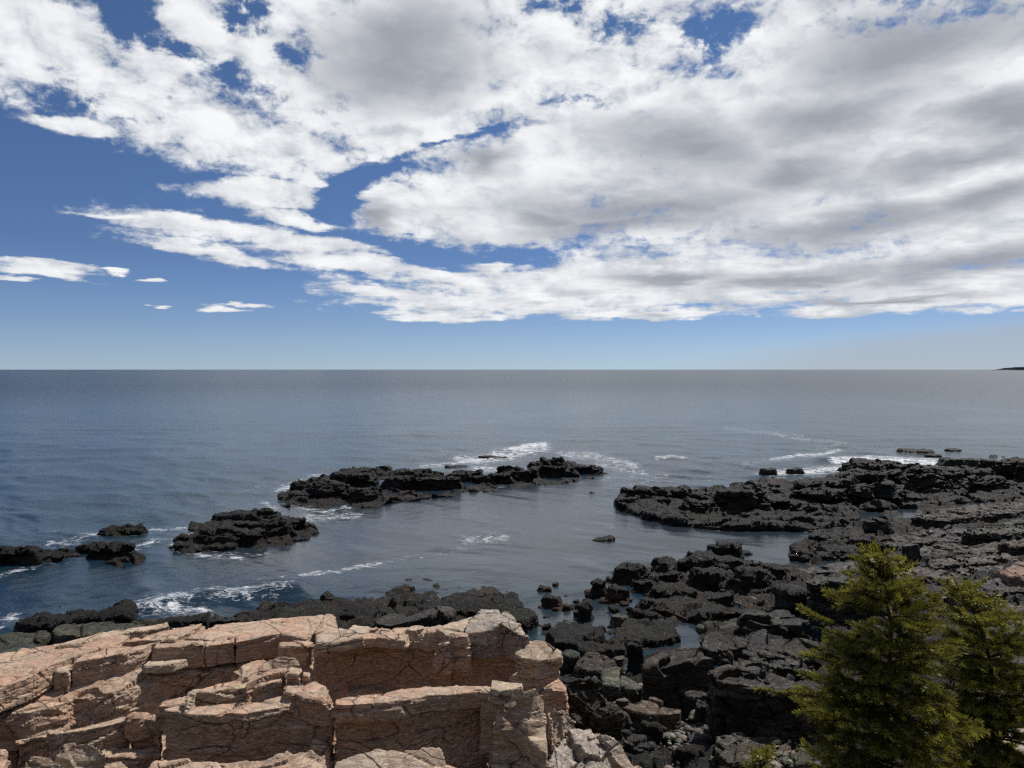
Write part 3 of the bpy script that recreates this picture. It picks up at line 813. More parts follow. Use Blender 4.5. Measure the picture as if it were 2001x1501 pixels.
pink('loose flat stone lying under the row of dark front faces', [(281, 1300), (291, 1292), (349, 1288), (366, 1287), (340, 1298), (310, 1301)], 3.36, 3.18, M_TAN, k=.4, name='flat_stone', cat='stone', gap=0)
pink('second tier of the ledge, long rough bench running below the sunlit slabs', [(-60, 1408), (0, 1399), (60, 1392), (116, 1377), (148, 1362), (185, 1362), (221, 1359), (281, 1341), (330, 1326), (380, 1318), (439, 1309), (500, 1297), (540, 1282), (520, 1268), (400, 1278), (250, 1300), (100, 1322), (0, 1365), (-60, 1385)],
     [2.98] * 13 + [3.16] * 6, 2.3, k=1.15, name='granite_ledge', cat='rock ledge')
pink('low layered ledge at the left edge under the rough bench', [(-60, 1436), (0, 1429), (60, 1427), (85, 1417), (78, 1406), (0, 1400), (-60, 1402)], 2.62, 1.8, k=1.2)
pink('long tapering brown block in front of the dark hollow', [(95, 1434), (160, 1428), (245, 1408), (251, 1399), (240, 1396), (150, 1417), (90, 1424)], 2.66, 1.9, flare=.08, k=.9)
pink('squarish dark-faced block ending the tapering block, left of the tall brown block', [(252, 1403), (262, 1395), (300, 1396), (308, 1399), (313, 1416), (298, 1406)], 2.72, 2.0, k=.9)
pink('cracked granite block low at the left edge', [(-60, 1452), (0, 1446), (34, 1443), (40, 1434), (0, 1428), (-60, 1432)], 2.46, 1.6, k=1.1)
pink('broken pink block with a shaded notch, above the rounded boulder', [(36, 1449), (60, 1441), (95, 1439), (100, 1430), (60, 1426), (42, 1436)], 2.5, 1.6, k=1.2)
pink('flat layered shelf at the foot of the tapering block', [(186, 1478), (262, 1482), (316, 1474), (314, 1456), (240, 1457), (200, 1464)], 2.2, 1.6, k=1.1)
pink('rounded polygonal boulder with a sunlit face, low at left', [(104, 1480), (128, 1450), (172, 1445), (207, 1470), (196, 1486), (140, 1491)], [2.9, 3.08, 3.12, 3.0, 2.86, 2.84], 2.2, M_TAN, k=.5, name='boulder', cat='boulder', group='boulders at the foot of the ledge', flare=.1)
pink('rounded boulder cut by the bottom of the picture, left of the polygonal one', [(20, 1515), (45, 1490), (66, 1476), (104, 1481), (136, 1500), (150, 1520), (80, 1530)], [2.8, 3.0, 3.05, 3.0, 2.9, 2.75, 2.7], 2.2, M_TAN, k=.5, name='boulder', cat='boulder', group='boulders at the foot of the ledge', flare=.1)
pink('low tan boulder just under the polygonal boulder', [(140, 1510), (146, 1493), (196, 1485), (192, 1505), (180, 1525)], [2.7, 2.78, 2.78, 2.68, 2.6], 2.1, M_TAN, k=.5, name='boulder', cat='boulder', group='boulders at the foot of the ledge')
pink('flat tan boulder against the shelf, third from the left at the bottom', [(197, 1506), (200, 1486), (230, 1484), (252, 1500), (240, 1525)], [2.6, 2.7, 2.7, 2.6, 2.5], 2.0, M_TAN, k=.5, name='boulder', cat='boulder', group='boulders at the foot of the ledge')
pink('dark block cut by the left edge beside the boulders', [(-50, 1475), (8, 1466), (18, 1480), (14, 1505), (-50, 1510)], 2.5, 1.8, k=.8)
TALL = [(318, 1387), (340, 1391), (362, 1395), (420, 1396), (477, 1395), (514, 1387), (563, 1381), (604, 1404), (613, 1396), (614, 1369), (557, 1352), (514, 1366), (450, 1372), (396, 1380), (340, 1380)]
pink('tall brown block with a broad upright face and vertical cracks, centre of the ledge', TALL, [3.43] * 7 + [3.22, 3.3, 3.5, 3.5, 3.46, 3.43, 3.43, 3.43], 2.35, k=.62, flare=.02)
pink('curved granite ridge running along the top of the tall brown block', [(362, 1373), (379, 1352), (420, 1351), (492, 1341), (552, 1329), (556, 1321), (480, 1332), (420, 1343), (372, 1345)], 3.64, 3.2, M_TAN, k=.6)
pink('small brown block left of the curved ridge', [(306, 1382), (318, 1366), (362, 1365), (366, 1376), (340, 1381)], 3.2, 2.7, k=.9)
pink('upper rounded ridge behind the curved one, beside the pink rubble', [(478, 1339), (484, 1335), (514, 1321), (557, 1310), (562, 1303), (520, 1312), (488, 1326)], 3.76, 3.3, k=.7)
pink('rust-coloured cube on the ridge left of the great dark face', [(560, 1318), (588, 1319), (592, 1309), (566, 1304)], 3.78, 3.4, k=.7)
pink('small rusty cube at the end of the rounded ridge', [(590, 1321), (605, 1322), (607, 1314), (593, 1312)], 3.72, 3.4, k=.6)
pink('tilted bright pink slab lying above the rounded ridge', [(503, 1313), (520, 1291), (545, 1283), (578, 1282), (586, 1300), (556, 1308)], [3.58, 3.7, 3.8, 3.8, 3.66, 3.58], 3.2, k=1.0)
pink('pink wedge of granite with striped broken side', [(452, 1312), (501, 1292), (517, 1290), (500, 1313), (478, 1326)], 3.36, 2.95, k=1.1)
pink('rough rusty column at the right end of the tall brown block', [(557, 1352), (558, 1338), (600, 1330), (616, 1328), (640, 1338), (652, 1356), (650, 1376), (616, 1369)], 3.6, 2.1, k=.9)
pink('slender upright stub beside the tall brown block', [(612, 1402), (634, 1400), (636, 1393), (614, 1392)], 3.12, 2.3, k=.6)
pink('thin upright strip of granite along the dark cleft', [(637, 1384), (651, 1382), (652, 1371), (640, 1369)], 3.48, 2.1, k=.6)
pink('low pink block at the foot of the rusty column', [(603, 1456), (642, 1461), (646, 1450), (612, 1442)], 2.95, 2.3, k=.9)
pink('wide layered slab along the bottom of the picture, left of the cleft', [(262, 1545), (300, 1489), (353, 1486), (450, 1485), (514, 1487), (557, 1476), (610, 1463), (634, 1477), (640, 1505), (640, 1560)], [3.0, 3.06, 3.06, 3.06, 3.06, 3.14, 3.2, 3.1, 2.95, 2.9], 2.2, k=1.0)
pink('wide sunlit granite slab at the bottom of the picture, right of the cleft', [(640, 1560), (654, 1491), (690, 1477), (736, 1462), (784, 1464), (848, 1461), (860, 1462), (872, 1492), (905, 1503), (930, 1560)], [3.0, 3.1, 3.2, 3.28, 3.28, 3.28, 3.25, 3.05, 2.95, 2.8], 2.2, M_TAN, k=.6)
MID = [(653, 1379), (693, 1376), (779, 1370), (856, 1357), (936, 1347), (955, 1347), (956, 1339), (896, 1337), (800, 1341), (709, 1350), (651, 1365)]
_t = arr([P(u, v, 3.66) for u, v in MID])
pink('long capping slab above the open crack, centre front', MID, 3.68, 3.33, k=.8)
def inner(top, z, zb, dx=.06, flare=.0):
    p = top.copy(); p[:, 1] += dx; p[:, 2] = z
    return prism(p, zb, flare, SEED[0] + 50, .03, .3)
rock('granite_block', 'dark layered block under the open crack, below the long capping slab', 'rock block', [inner(_t, 3.29, 2.0, .09, .06)], M_PINK, 'granite', .032, GP, 1.35)
pink('jointed block at the right end of the capping slab', [(937, 1351), (974, 1354), (976, 1345), (955, 1340), (940, 1341)], 3.66, 2.3, M_TAN, k=.6)
pink('loose pointed slab resting on the jointed block', [(959, 1346), (975, 1351), (1000, 1346), (1021, 1341), (1021, 1335), (970, 1329), (960, 1329)], 3.88, 3.64, M_TAN, k=.5, name='flat_stone', cat='stone', gap=0)
pink('speckled tan block with a sloping sunlit face, right of the jointed block', [(966, 1358), (1010, 1349), (1046, 1343), (1066, 1358), (1070, 1420), (1068, 1474), (1030, 1444), (1008, 1424), (964, 1414)], [3.62, 3.68, 3.75, 3.55, 3.12, 2.88, 3.0, 3.1, 3.22], 1.6, M_TAN, k=.75)
pink('orange-lit layered block below the speckled tan one', [(966, 1426), (1020, 1434), (1034, 1428), (1015, 1408), (975, 1405)], 2.98, 2.1, flare=.16, k=1.1)
pink('low broken block at the bottom of the picture under the orange-lit one', [(950, 1520), (960, 1494), (1000, 1486), (1040, 1479), (1062, 1490), (1066, 1530)], 2.5, 1.8, M_TAN, k=1.0)
pink('cracked tan wedge right of the speckled block', [(1072, 1383), (1090, 1379), (1127, 1405), (1112, 1426), (1076, 1459)], [3.3, 3.36, 2.92, 2.82, 2.78], 1.2, M_TAN, k=.9, flare=.4)
pink('pale jumbled rock slope running down to the bottom at the ledge end', [(1076, 1466), (1112, 1429), (1171, 1430), (1209, 1447), (1246, 1502), (1262, 1550), (1070, 1560)], [2.72, 2.86, 2.6, 2.4, 2.05, 1.85, 2.4], .6, M_GREY, k=1.9, flare=.2, name='rock_slope', cat='rock slope')
pink('whitish outer slab on the seaward side of the pale slope', [(1166, 1434), (1186, 1433), (1210, 1447), (1248, 1503), (1224, 1508), (1186, 1462)], [2.75, 2.72, 2.52, 2.12, 2.16, 2.5], .6, M_GREY, k=1.0, flare=.25)
for (u, v, w, h, lab) in [(1130, 1478, 44, 26, 'grey angular chunk stuck on the pale slope'), (1098, 1493, 34, 22, 'small pale chunk low on the pale slope'), (1038, 1468, 34, 24, 'pinkish chunk below the speckled tan block'), (1150, 1450, 34, 20, 'dark grey chunk high on the pale slope')]:
    rock('stone', lab, 'stone', [lump(u, v, w, h, .8, 2.45, SEED[0])], M_GREY, 'granite', .03, 'chunks on the pale slope', .6)
pink('great dark vertical face at the back of the ledge, plates peeling from it', [(612, 1273), (650, 1265), (686, 1257), (740, 1250), (790, 1256), (830, 1251), (882, 1256), (892, 1240), (840, 1226), (750, 1226), (700, 1236), (614, 1262)], [3.62] * 12, 2.1, M_PINK, k=.75, flare=.0, vox=.036)
pink('overhanging plate capping the great dark face at left', [(611, 1268), (650, 1261), (700, 1249), (742, 1246), (792, 1250), (800, 1238), (720, 1234), (640, 1250), (614, 1258)], 3.84, 3.62, k=.5, gap=0)
pink('thick pale slab lying askew on the ledge top beside the orange knob', [(617, 1240), (661, 1225), (686, 1232), (708, 1244), (650, 1256), (618, 1257)], [3.98, 4.02, 4.0, 3.95, 3.93, 3.93], 3.72, M_TAN, k=.4, name='flat_stone', cat='stone', gap=0)
pink('small pale slab behind the askew slab', [(680, 1229), (690, 1221), (720, 1222), (736, 1228), (730, 1236), (700, 1237)], 3.78, 3.5, M_TAN, k=.6, gap=0)
for (u, v, w, h, dr, lab) in [(722, 1248, 44, 18, .6, 'heap of pale rubble between the askew slab and the pink chunks'), (760, 1249, 60, 18, .9, 'pink cracked chunk leftmost of three on the dark face'), (804, 1253, 52, 28, .9, 'upright pink chunk with a flat shadowed side'), (846, 1256, 54, 28, .9, 'bright pink chunk rightmost of three on the dark face'),
                          (878, 1250, 34, 20, .6, 'small tan chunk left of the great wedge boulder'), (865, 1298, 34, 40, .5, 'dark triangular wedge in the recess beside the pink chunk'), (902, 1296, 50, 54, .5, 'dark rounded block under the left side of the wedge boulder')]:
    rock('granite_chunk', lab, 'rock chunk', [lump(u, v, w, h, dr, 3.42 if v > 1280 else 3.66, SEED[0], .7, 9, dip=.2)], M_PINK, 'granite', .03, 'chunks on the back of the ledge', 1.1)
pink('great wedge-shaped boulder with a grey sunlit top and dark overhanging front', [(908, 1238), (922, 1207), (938, 1193), (990, 1189), (1004, 1197), (1021, 1219), (1037, 1249), (1012, 1238), (982, 1218), (948, 1234)], [4.0, 4.12, 4.2, 4.25, 4.22, 4.1, 3.9, 4.02, 4.15, 4.06], 3.4, M_GREY, k=.9, flare=-.04, name='boulder', cat='boulder', group=None)
pink('tan strip of rock at the back edge left of the wedge boulder', [(850, 1229), (880, 1215), (922, 1205), (930, 1213), (905, 1233), (870, 1241)], 3.92, 3.4, M_TAN, k=.8)
pink('dark recess wall under the wedge boulder', [(872, 1273), (940, 1278), (1010, 1281), (1064, 1275), (1050, 1254), (920, 1252)], 3.38, 2.1, k=.9)
pink('tan jointed outcrop at the right end of the ledge, right of the wedge boulder', [(1002, 1278), (1041, 1250), (1065, 1246), (1099, 1271), (1098, 1284), (1053, 1292), (1022, 1288)], [3.72, 3.92, 3.95, 3.7, 3.64, 3.66, 3.68], 3.22, M_TAN, k=.95, flare=-.02)
pink('lower block carrying the tan jointed outcrop', [(1000, 1322), (1055, 1324), (1092, 1303), (1092, 1288), (1010, 1292)], 3.2, 2.3, M_TAN, k=1.0)
pink('brown corner block at the foot of the ledge beside the dark gully', [(1056, 1350), (1108, 1350), (1112, 1340), (1092, 1324), (1055, 1332)], 2.95, 1.0, k=.8, flare=.1)
# rock carrying the blocks, mostly hidden in the joints between them
rock('granite_ledge', 'brown bedrock showing in the joints between the pink blocks', 'rock ledge',
     [slab([(-60, 1480), (200, 1480), (640, 1500), (1040, 1480), (1090, 1420), (1060, 1330), (900, 1290), (620, 1290), (200, 1330), (-60, 1400)], 1.95, .5, .4, 5),
      slab([(620, 1360), (900, 1340), (1060, 1330), (1040, 1270), (900, 1250), (640, 1262), (560, 1290)], 2.5, 1.0, .1, 6),
      slab([(330, 1372), (600, 1360), (600, 1320), (420, 1340)], 3.1, 1.0, .1, 7),
      slab([(385, 1350), (470, 1342), (556, 1328), (575, 1300), (500, 1315), (420, 1336)], 3.5, 1.0, .1, 8)], M_PINK, 'granite', .06, None, 1.0)

# ------------------------------------------------------------------ dark shore rocks
def dz(pts, h):
    """levels of a traced top whose front stands h px above the ground"""
    k = max(range(len(pts)), key=lambda i: pts[i][1])
    u, v = pts[k]
    zb = gz(u, v + h)
    d = P(u, v + h, zb)[1]
    return CAM_H + PD(u, v, d)[2] - CAM_H, zb
def dark(label, pts, h, mat, kind='slab', vox=.05, k=1.0, name='shore_rock', cat='rock', group=None, tilt=0.0, flare=.08):
    z, zb = dz(pts, h)
    vs = [p[1] for p in pts]; lo, hi = min(vs), max(vs)
    zs = [z + tilt * (hi - v) / max(hi - lo, 1) for u, v in pts]
    return rock(name, label, cat, [slab(pts, zs, zb - .5, flare, SEED[0], .04, .4)], mat, kind, vox, group, k)
def mass(label, items, mat, kind='weed', vox=.05, k=1.0, name='shore_rock', cat='rock', group=None, zb=None, base=None, tilt=.09, taper=None):
    parts = [slab(base[0], base[1], -.6, .35, SEED[0], .12, .8)] if base else []
    tp = taper or (.6 if kind in ('weed', 'reef') else .74)
    for i, it in enumerate(items):
        u, v, w, h = it[:4]; dr = it[4] if len(it) > 4 else .6
        parts.append(lump(u, v, w, h, dr, gz(u, v) if zb is None else zb, SEED[0] * 13 + i, tp + .16 * math.sin(i * 2.3), 9, tilt))
    return rock(name, label, cat, parts, mat, kind, vox, group, k)

GW = 'seaweed-covered shore rocks'
def wslab(label, pts, z, zb, mat=M_WEED, kind='weed', vox=.055, k=1.0, flare=.3, name='shore_rock', group=GW):
    return rock(name, label, 'rock', [slab(pts, z, zb, flare, SEED[0], .05, .5)], mat, kind, vox, group, k)
wslab('long humped black seaweed rock at left, white surf at its right end', [(35, 1216), (90, 1199), (160, 1189), (240, 1182), (258, 1190), (254, 1204), (160, 1211), (60, 1224)], [.7, .9, 1.0, 1.05, 1.0, .95, .9, .7], -.4)
wslab('dark angular rock between the humped seaweed rock and the pink ledge', [(98, 1234), (130, 1216), (200, 1213), (265, 1213), (300, 1223), (230, 1238), (110, 1242)], 1.25, -.2, M_MOSS, 'slab', k=.5, flare=.1, group=None)
wslab('low mossy rock at the left edge', [(-60, 1264), (60, 1258), (100, 1242), (90, 1233), (0, 1241), (-60, 1246)], 1.15, -.2, M_MOSS, 'slab', k=.5, group=None)
wslab('second mossy rock at the left edge, against the pink slab', [(-60, 1290), (40, 1280), (92, 1264), (40, 1261), (-60, 1268)], 1.45, .2, M_MOSS, 'slab', k=.5, group=None)
wslab('low black strip of rock along the back of the pink ledge', [(262, 1224), (330, 1214), (470, 1210), (484, 1200), (380, 1205), (300, 1213)], .65, -.3, M_WEEDB)
wslab('seaweed ridge beginning right of the surf, behind the broad sunlit slab', [(462, 1200), (520, 1185), (600, 1169), (640, 1168), (706, 1180), (700, 1202), (600, 1212), (480, 1210)], [.3, .42, .56, .56, .5, .4, .4, .3], -.4, k=.85)
wslab('middle stretch of the seaweed ridge, behind the dark tilted slab', [(660, 1180), (700, 1173), (770, 1173), (840, 1171), (885, 1182), (830, 1203), (700, 1207)], .38, -.4, k=.85)
wslab('right stretch of the seaweed ridge ending in a blunt head', [(800, 1174), (850, 1168), (907, 1157), (960, 1155), (1000, 1158), (1018, 1171), (1014, 1186), (940, 1192), (830, 1195)], [.46, .5, .6, .64, .6, .5, .42, .42, .42], -.5, k=.85)
wslab('low reddish seaweed rock right of the wedge boulder', [(950, 1197), (1000, 1185), (1034, 1190), (1042, 1204), (1028, 1213), (960, 1214)], .55, -.4, M_WEEDR)
wslab('dark tilted slab of bare rock lying against the seaweed ridge', [(728, 1211), (740, 1207), (820, 1196), (884, 1188), (889, 1198), (880, 1203), (760, 1222), (735, 1219)], [1.25, 1.28, 1.34, 1.4, 1.36, 1.34, 1.26, 1.25], .3, M_DARK, 'slab', .045, .6, .03, 'tilted_slab', None)
mass('grey slab of rock behind the chunks of the ledge', [(800, 1250, 170, 22, .3)], M_BOULDER, 'slab', .05, .6, zb=.9)

GB = 'rocks of the dark gully'
dark('flat-topped block furred with black seaweed at the edge of the tide pool', [(1074, 1238), (1095, 1223), (1150, 1221), (1175, 1225), (1176, 1240), (1120, 1258), (1084, 1256)], 20, M_WEEDB, 'weed', .045, .7, group=GB)
dark('low seaweed shelf right of the flat-topped block', [(1134, 1264), (1160, 1256), (1215, 1247), (1226, 1256), (1222, 1267), (1140, 1272)], 16, M_WEED, 'weed', .045, .7, group=GB)
dark('broad domed rock coated in black seaweed beside the small pool', [(1200, 1236), (1226, 1211), (1268, 1208), (1310, 1213), (1330, 1240), (1300, 1251), (1240, 1253)], 11, M_WEED, 'weed', .045, .8, group=GB, tilt=.15)
dark('grey wedge boulder with a sunlit sloping top in the gully', [(1185, 1308), (1210, 1306), (1246, 1329), (1257, 1344), (1234, 1348), (1203, 1343), (1180, 1339)], 24, M_BOULDER, 'slab', .030, .5, 'boulder', 'boulder', GB, .1)
dark('large squared slab with a purplish top and tall black front', [(1260, 1305), (1296, 1277), (1326, 1270), (1366, 1266), (1397, 1286), (1357, 1293), (1283, 1302)], 74, M_DARK, 'slab', .034, .8, group=GB, tilt=.12)
dark('steep dark rock at the foot of the pink ledge', [(1096, 1327), (1150, 1324), (1166, 1331), (1192, 1364), (1212, 1394), (1172, 1402), (1122, 1362)], 40, M_DARK, 'slab', .030, 1.1, group=GB, tilt=.7, flare=.2)
dark('long grey slab tilted down into the gully', [(1204, 1365), (1245, 1369), (1300, 1380), (1333, 1385), (1330, 1393), (1268, 1398), (1225, 1386)], 30, M_BOULDER, 'slab', .030, .6, group=GB)
dark('purplish layered block right of the small pool', [(1368, 1264), (1375, 1241), (1400, 1237), (1458, 1251), (1456, 1263), (1400, 1273)], 18, M_STRATA, 'slab', .034, .9, group=GB, tilt=.1)
dark('wide fractured slab left of the spruce', [(1455, 1280), (1470, 1251), (1530, 1244), (1595, 1255), (1606, 1271), (1560, 1286), (1500, 1285)], 20, M_STRATA, 'slab', .034, 1.0, group=GB, tilt=.15)
dark('broken shelf under the wide fractured slab', [(1430, 1293), (1470, 1286), (1560, 1290), (1596, 1300), (1500, 1313), (1440, 1307)], 22, M_DARK, 'slab', .034, 1.0, group=GB)
dark('massive dark block with a black shadowed face left of the spruce', [(1388, 1314), (1420, 1302), (1480, 1304), (1530, 1320), (1600, 1336), (1680, 1352), (1600, 1362), (1450, 1338), (1400, 1327)], 92, M_DARK, 'slab', .034, .9, group=GB, tilt=.1, flare=.02)
dark('reddish broken plates on top of the massive dark block', [(1438, 1324), (1450, 1308), (1490, 1307), (1522, 1321), (1500, 1338), (1455, 1338)], 84, M_STRATA, 'slab', .030, .9, group=GB)
dark('flat green-stained slab above the fractured slab', [(1450, 1206), (1470, 1193), (1540, 1192), (1586, 1212), (1560, 1223), (1480, 1217)], 12, M_MOSS, 'slab', .034, .7, group=GB, tilt=.1)
dark('green flat-topped rock left of the green-stained slab', [(1358, 1223), (1372, 1209), (1440, 1209), (1447, 1218), (1430, 1229), (1370, 1231)], 11, M_MOSS, 'slab', .034, .7, group=GB)
dark('pale cracked flat slab at the bottom of the gully', [(1404, 1441), (1450, 1433), (1480, 1440), (1487, 1460), (1470, 1490), (1420, 1489), (1394, 1462)], 14, M_BOULDER, 'slab', .034, .7, group=GB, tilt=.2)
dark('narrow pale slab against the cracked flat one', [(1484, 1444), (1502, 1446), (1508, 1470), (1490, 1480)], 12, M_BOULDER, 'slab', .034, .6, group=GB, tilt=.1)
dark('upper of two thin shelves in the gully', [(1335, 1416), (1360, 1409), (1395, 1412), (1399, 1421), (1345, 1425)], 10, M_DARK, 'slab', .034, .6, group=GB)
dark('lower of two thin shelves in the gully', [(1345, 1438), (1400, 1433), (1402, 1441), (1350, 1447)], 12, M_DARK, 'slab', .034, .6, group=GB)
dark('angular dark block behind the grey wedge boulder', [(1125, 1293), (1150, 1281), (1180, 1275), (1200, 1291), (1206, 1311), (1160, 1313), (1130, 1306)], 18, M_DARK, 'slab', .04, .8, group=GB, tilt=.1)
dark('pale-topped shelf above the spruce-side black face', [(1558, 1113), (1600, 1103), (1660, 1098), (1704, 1101), (1690, 1111), (1640, 1117), (1580, 1119)], 10, M_STRATA, 'slab', .055, .7, group=GB)
dark('tall black-faced block behind the top of the spruce', [(1580, 1133), (1600, 1121), (1650, 1113), (1700, 1113), (1724, 1131), (1690, 1141), (1620, 1137)], 62, M_DARK, 'slab', .05, .8, group=GB, flare=.02)
dark('seaweed-hung step left of the tall black-faced block', [(1520, 1152), (1545, 1139), (1580, 1138), (1592, 1156), (1540, 1162)], 42, M_WEEDB, 'weed', .045, .7, group=GB)
for (u, v, w, h, dr, mat, kd, lab) in [
    (1278, 1460, 48, 44, .8, M_WEEDB, 'weed', 'dark weedy boulder standing on pale pebbles'), (1248, 1328, 52, 72, .8, M_WEEDB, 'weed', 'tall mossy stump of rock above the grey wedge boulder'),
    (1112, 1318, 54, 38, .7, M_DARK, 'slab', 'dark block tucked under the right end of the pink ledge'), (1214, 1314, 30, 26, .8, M_BOULDER, 'slab', 'small grey rock between the mossy stump and the angular block'),
    (1216, 1404, 34, 34, .8, M_BOULDER, 'slab', 'pale faced rock left of the long tilted slab'), (1180, 1424, 54, 52, .7, M_DARK, 'slab', 'black knobbly rock below the steep dark rock'), (1216, 1440, 56, 40, .8, M_DARK, 'slab', 'brown rounded rock above the whitish slab'),
    (1250, 1482, 80, 34, .7, M_DARK, 'slab', 'low dark rock right of the whitish slab'), (1290, 1506, 80, 30, .7, M_WEEDB, 'weed', 'low seaweed rock at the bottom of the gully'), (1350, 1500, 80, 34, .6, M_WEEDB, 'weed', 'brown weedy rock left of the cracked flat slab'),
    (1362, 1395, 50, 34, .6, M_DARK, 'slab', 'broken rock at the foot of the large squared slab'), (1372, 1420, 30, 40, .8, M_DARK, 'slab', 'upright splinter of rock at the foot of the massive block'),
    (1506, 1446, 40, 20, .7, M_BOULDER, 'slab', 'pale wedge stone at the corner of the massive dark block'), (1548, 1452, 66, 44, .8, M_STRATA, 'slab', 'reddish boulder close to the foot of the spruce'), (1520, 1468, 34, 18, .8, M_MOSS, 'slab', 'small greenish stone below the reddish boulder'),
    (1535, 1492, 66, 26, .7, M_BOULDER, 'slab', 'flat grey boulder under the reddish boulder'), (1562, 1515, 80, 34, .8, M_BOULDER, 'slab', 'grey boulder cut by the bottom of the picture beside the spruce'), (1500, 1510, 50, 24, .8, M_BOULDER, 'slab', 'low grey stone above the spruce sprig'),
    (1318, 1434, 30, 20, .9, M_MOSS, 'slab', 'green stone left of the thin shelves'), (1340, 1430, 20, 16, .9, M_BOULDER, 'slab', 'yellowish small stone left of the thin shelves'), (1420, 1300, 40, 26, .7, M_DARK, 'slab', 'dark broken rock right of the large squared slab'),
    (1600, 1430, 80, 40, .7, M_DARK, 'slab', 'dark rock half hidden by the spruce boughs'),
    (1436, 1170, 64, 18, .6, M_MOSS, 'slab', 'low green slab among pale stones below the seaweed mound'), (1418, 1196, 90, 34, .5, M_WEEDB, 'weed', 'dark green rock between the seaweed mound and the green-stained slab'), (1345, 1210, 50, 14, .6, M_MOSS, 'slab', 'small mossy boulder at the pool edge')]:
    mass(lab, [(u, v, w, h, dr)], mat, kd, .030 if v > 1300 else .040, .75, 'boulder' if 'boulder' in lab else 'shore_rock', 'boulder' if 'boulder' in lab else 'rock', GB)
GS = 'seaweed rocks round the tide pool'
def ragged(items):
    out = list(items)
    for u, v, w, h in [i[:4] for i in items]:
        if w > 24:
            out += [(u - w * .38, v + 2, w * .55, h * .45), (u + w * .42, v - h * .12, w * .5, h * .4), (u + w * .1, v + 4, w * .6, h * .3)]
    return out
for items, mat, lab in [
    ([(1280, 1211, 92, 40)], M_WEED, 'black square-shouldered seaweed rock right of the tide pool'), ([(1300, 1184, 76, 32), (1345, 1190, 60, 36)], M_WEED, 'pair of joined seaweed humps behind the square-shouldered rock'),
    ([(1440, 1125, 200, 42, .5), (1425, 1098, 84, 34), (1480, 1165, 130, 52), (1400, 1160, 120, 50), (1355, 1128, 60, 32), (1530, 1140, 60, 30), (1300, 1150, 90, 30), (1330, 1180, 90, 30)], M_WEED, 'large seaweed mound with a peaked top beside the cove'),
    ([(1240, 1144, 96, 38), (1262, 1164, 66, 32), (1215, 1128, 46, 20)], M_WEEDR, 'reddish seaweed rock at the mouth of the cove'), ([(1305, 1136, 66, 38)], M_WEEDR, 'red-brown seaweed lump left of the large mound'),
    ([(1066, 1176, 56, 30, .8)], M_WEEDR, 'round-topped red seaweed rock at the left of the tide pool'), ([(1082, 1202, 52, 36)], M_WEEDR, 'dark dripping seaweed rock in the tide pool'),
    ([(1170, 1184, 44, 48)], M_WEEDR, 'upright red seaweed rock in the middle of the tide pool'), ([(1208, 1192, 62, 42)], M_WEEDR, 'shaggy seaweed rock right of the upright red one'), ([(1131, 1145, 46, 14)], M_WEEDR, 'low red weed patch behind the upright red rock'),
    ([(1082, 1148, 30, 9)], M_WEEDR, 'thin red weed patch behind the round-topped rock'), ([(1127, 1201, 36, 14)], M_WEEDB, 'small flat rock awash in the tide pool'), ([(1152, 1194, 32, 18)], M_WEED, 'little seaweed rock beside the flat awash one'),
    ([(1067, 1222, 32, 18)], M_WEED, 'round black stone at the pool edge'), ([(1140, 1228, 26, 40, .9)], M_WEED, 'narrow upright seaweed stone before the pool'), ([(1068, 1244, 34, 22)], M_WEED, 'black lump beside the blunt end of the pink ledge'),
    ([(1212, 1234, 52, 30, .6)], M_MOSS, 'green tilted slab at the pool corner'), ([(1204, 1212, 30, 22)], M_WEED, 'small seaweed stone above the green tilted slab'), ([(1038, 1240, 40, 36)], M_DARK, 'dark bare block behind the right end of the ledge'),
    ([(1600, 1082, 84, 22), (1655, 1092, 100, 24)], M_WEEDR, 'red seaweed flat at the head of the cove'), ([(1640, 1064, 120, 22, .5), (1705, 1072, 90, 20)], M_WEED, 'dark seaweed shelf above the red flat'), ([(1480, 1082, 30, 8)], M_WEED, 'small black stone at the cove edge'), ([(1570, 1092, 40, 14)], M_WEED, 'black stone where the cove meets the red flat')]:
    mass(lab, ragged(items), mat, 'weed', .048, 1.0, 'seaweed_rock', 'rock', GS, base=([(1290, 1140), (1345, 1112), (1400, 1088), (1460, 1096), (1530, 1114), (1585, 1130), (1570, 1160), (1530, 1198), (1440, 1196), (1340, 1205), (1285, 1180)], .3) if 'large' in lab else None)

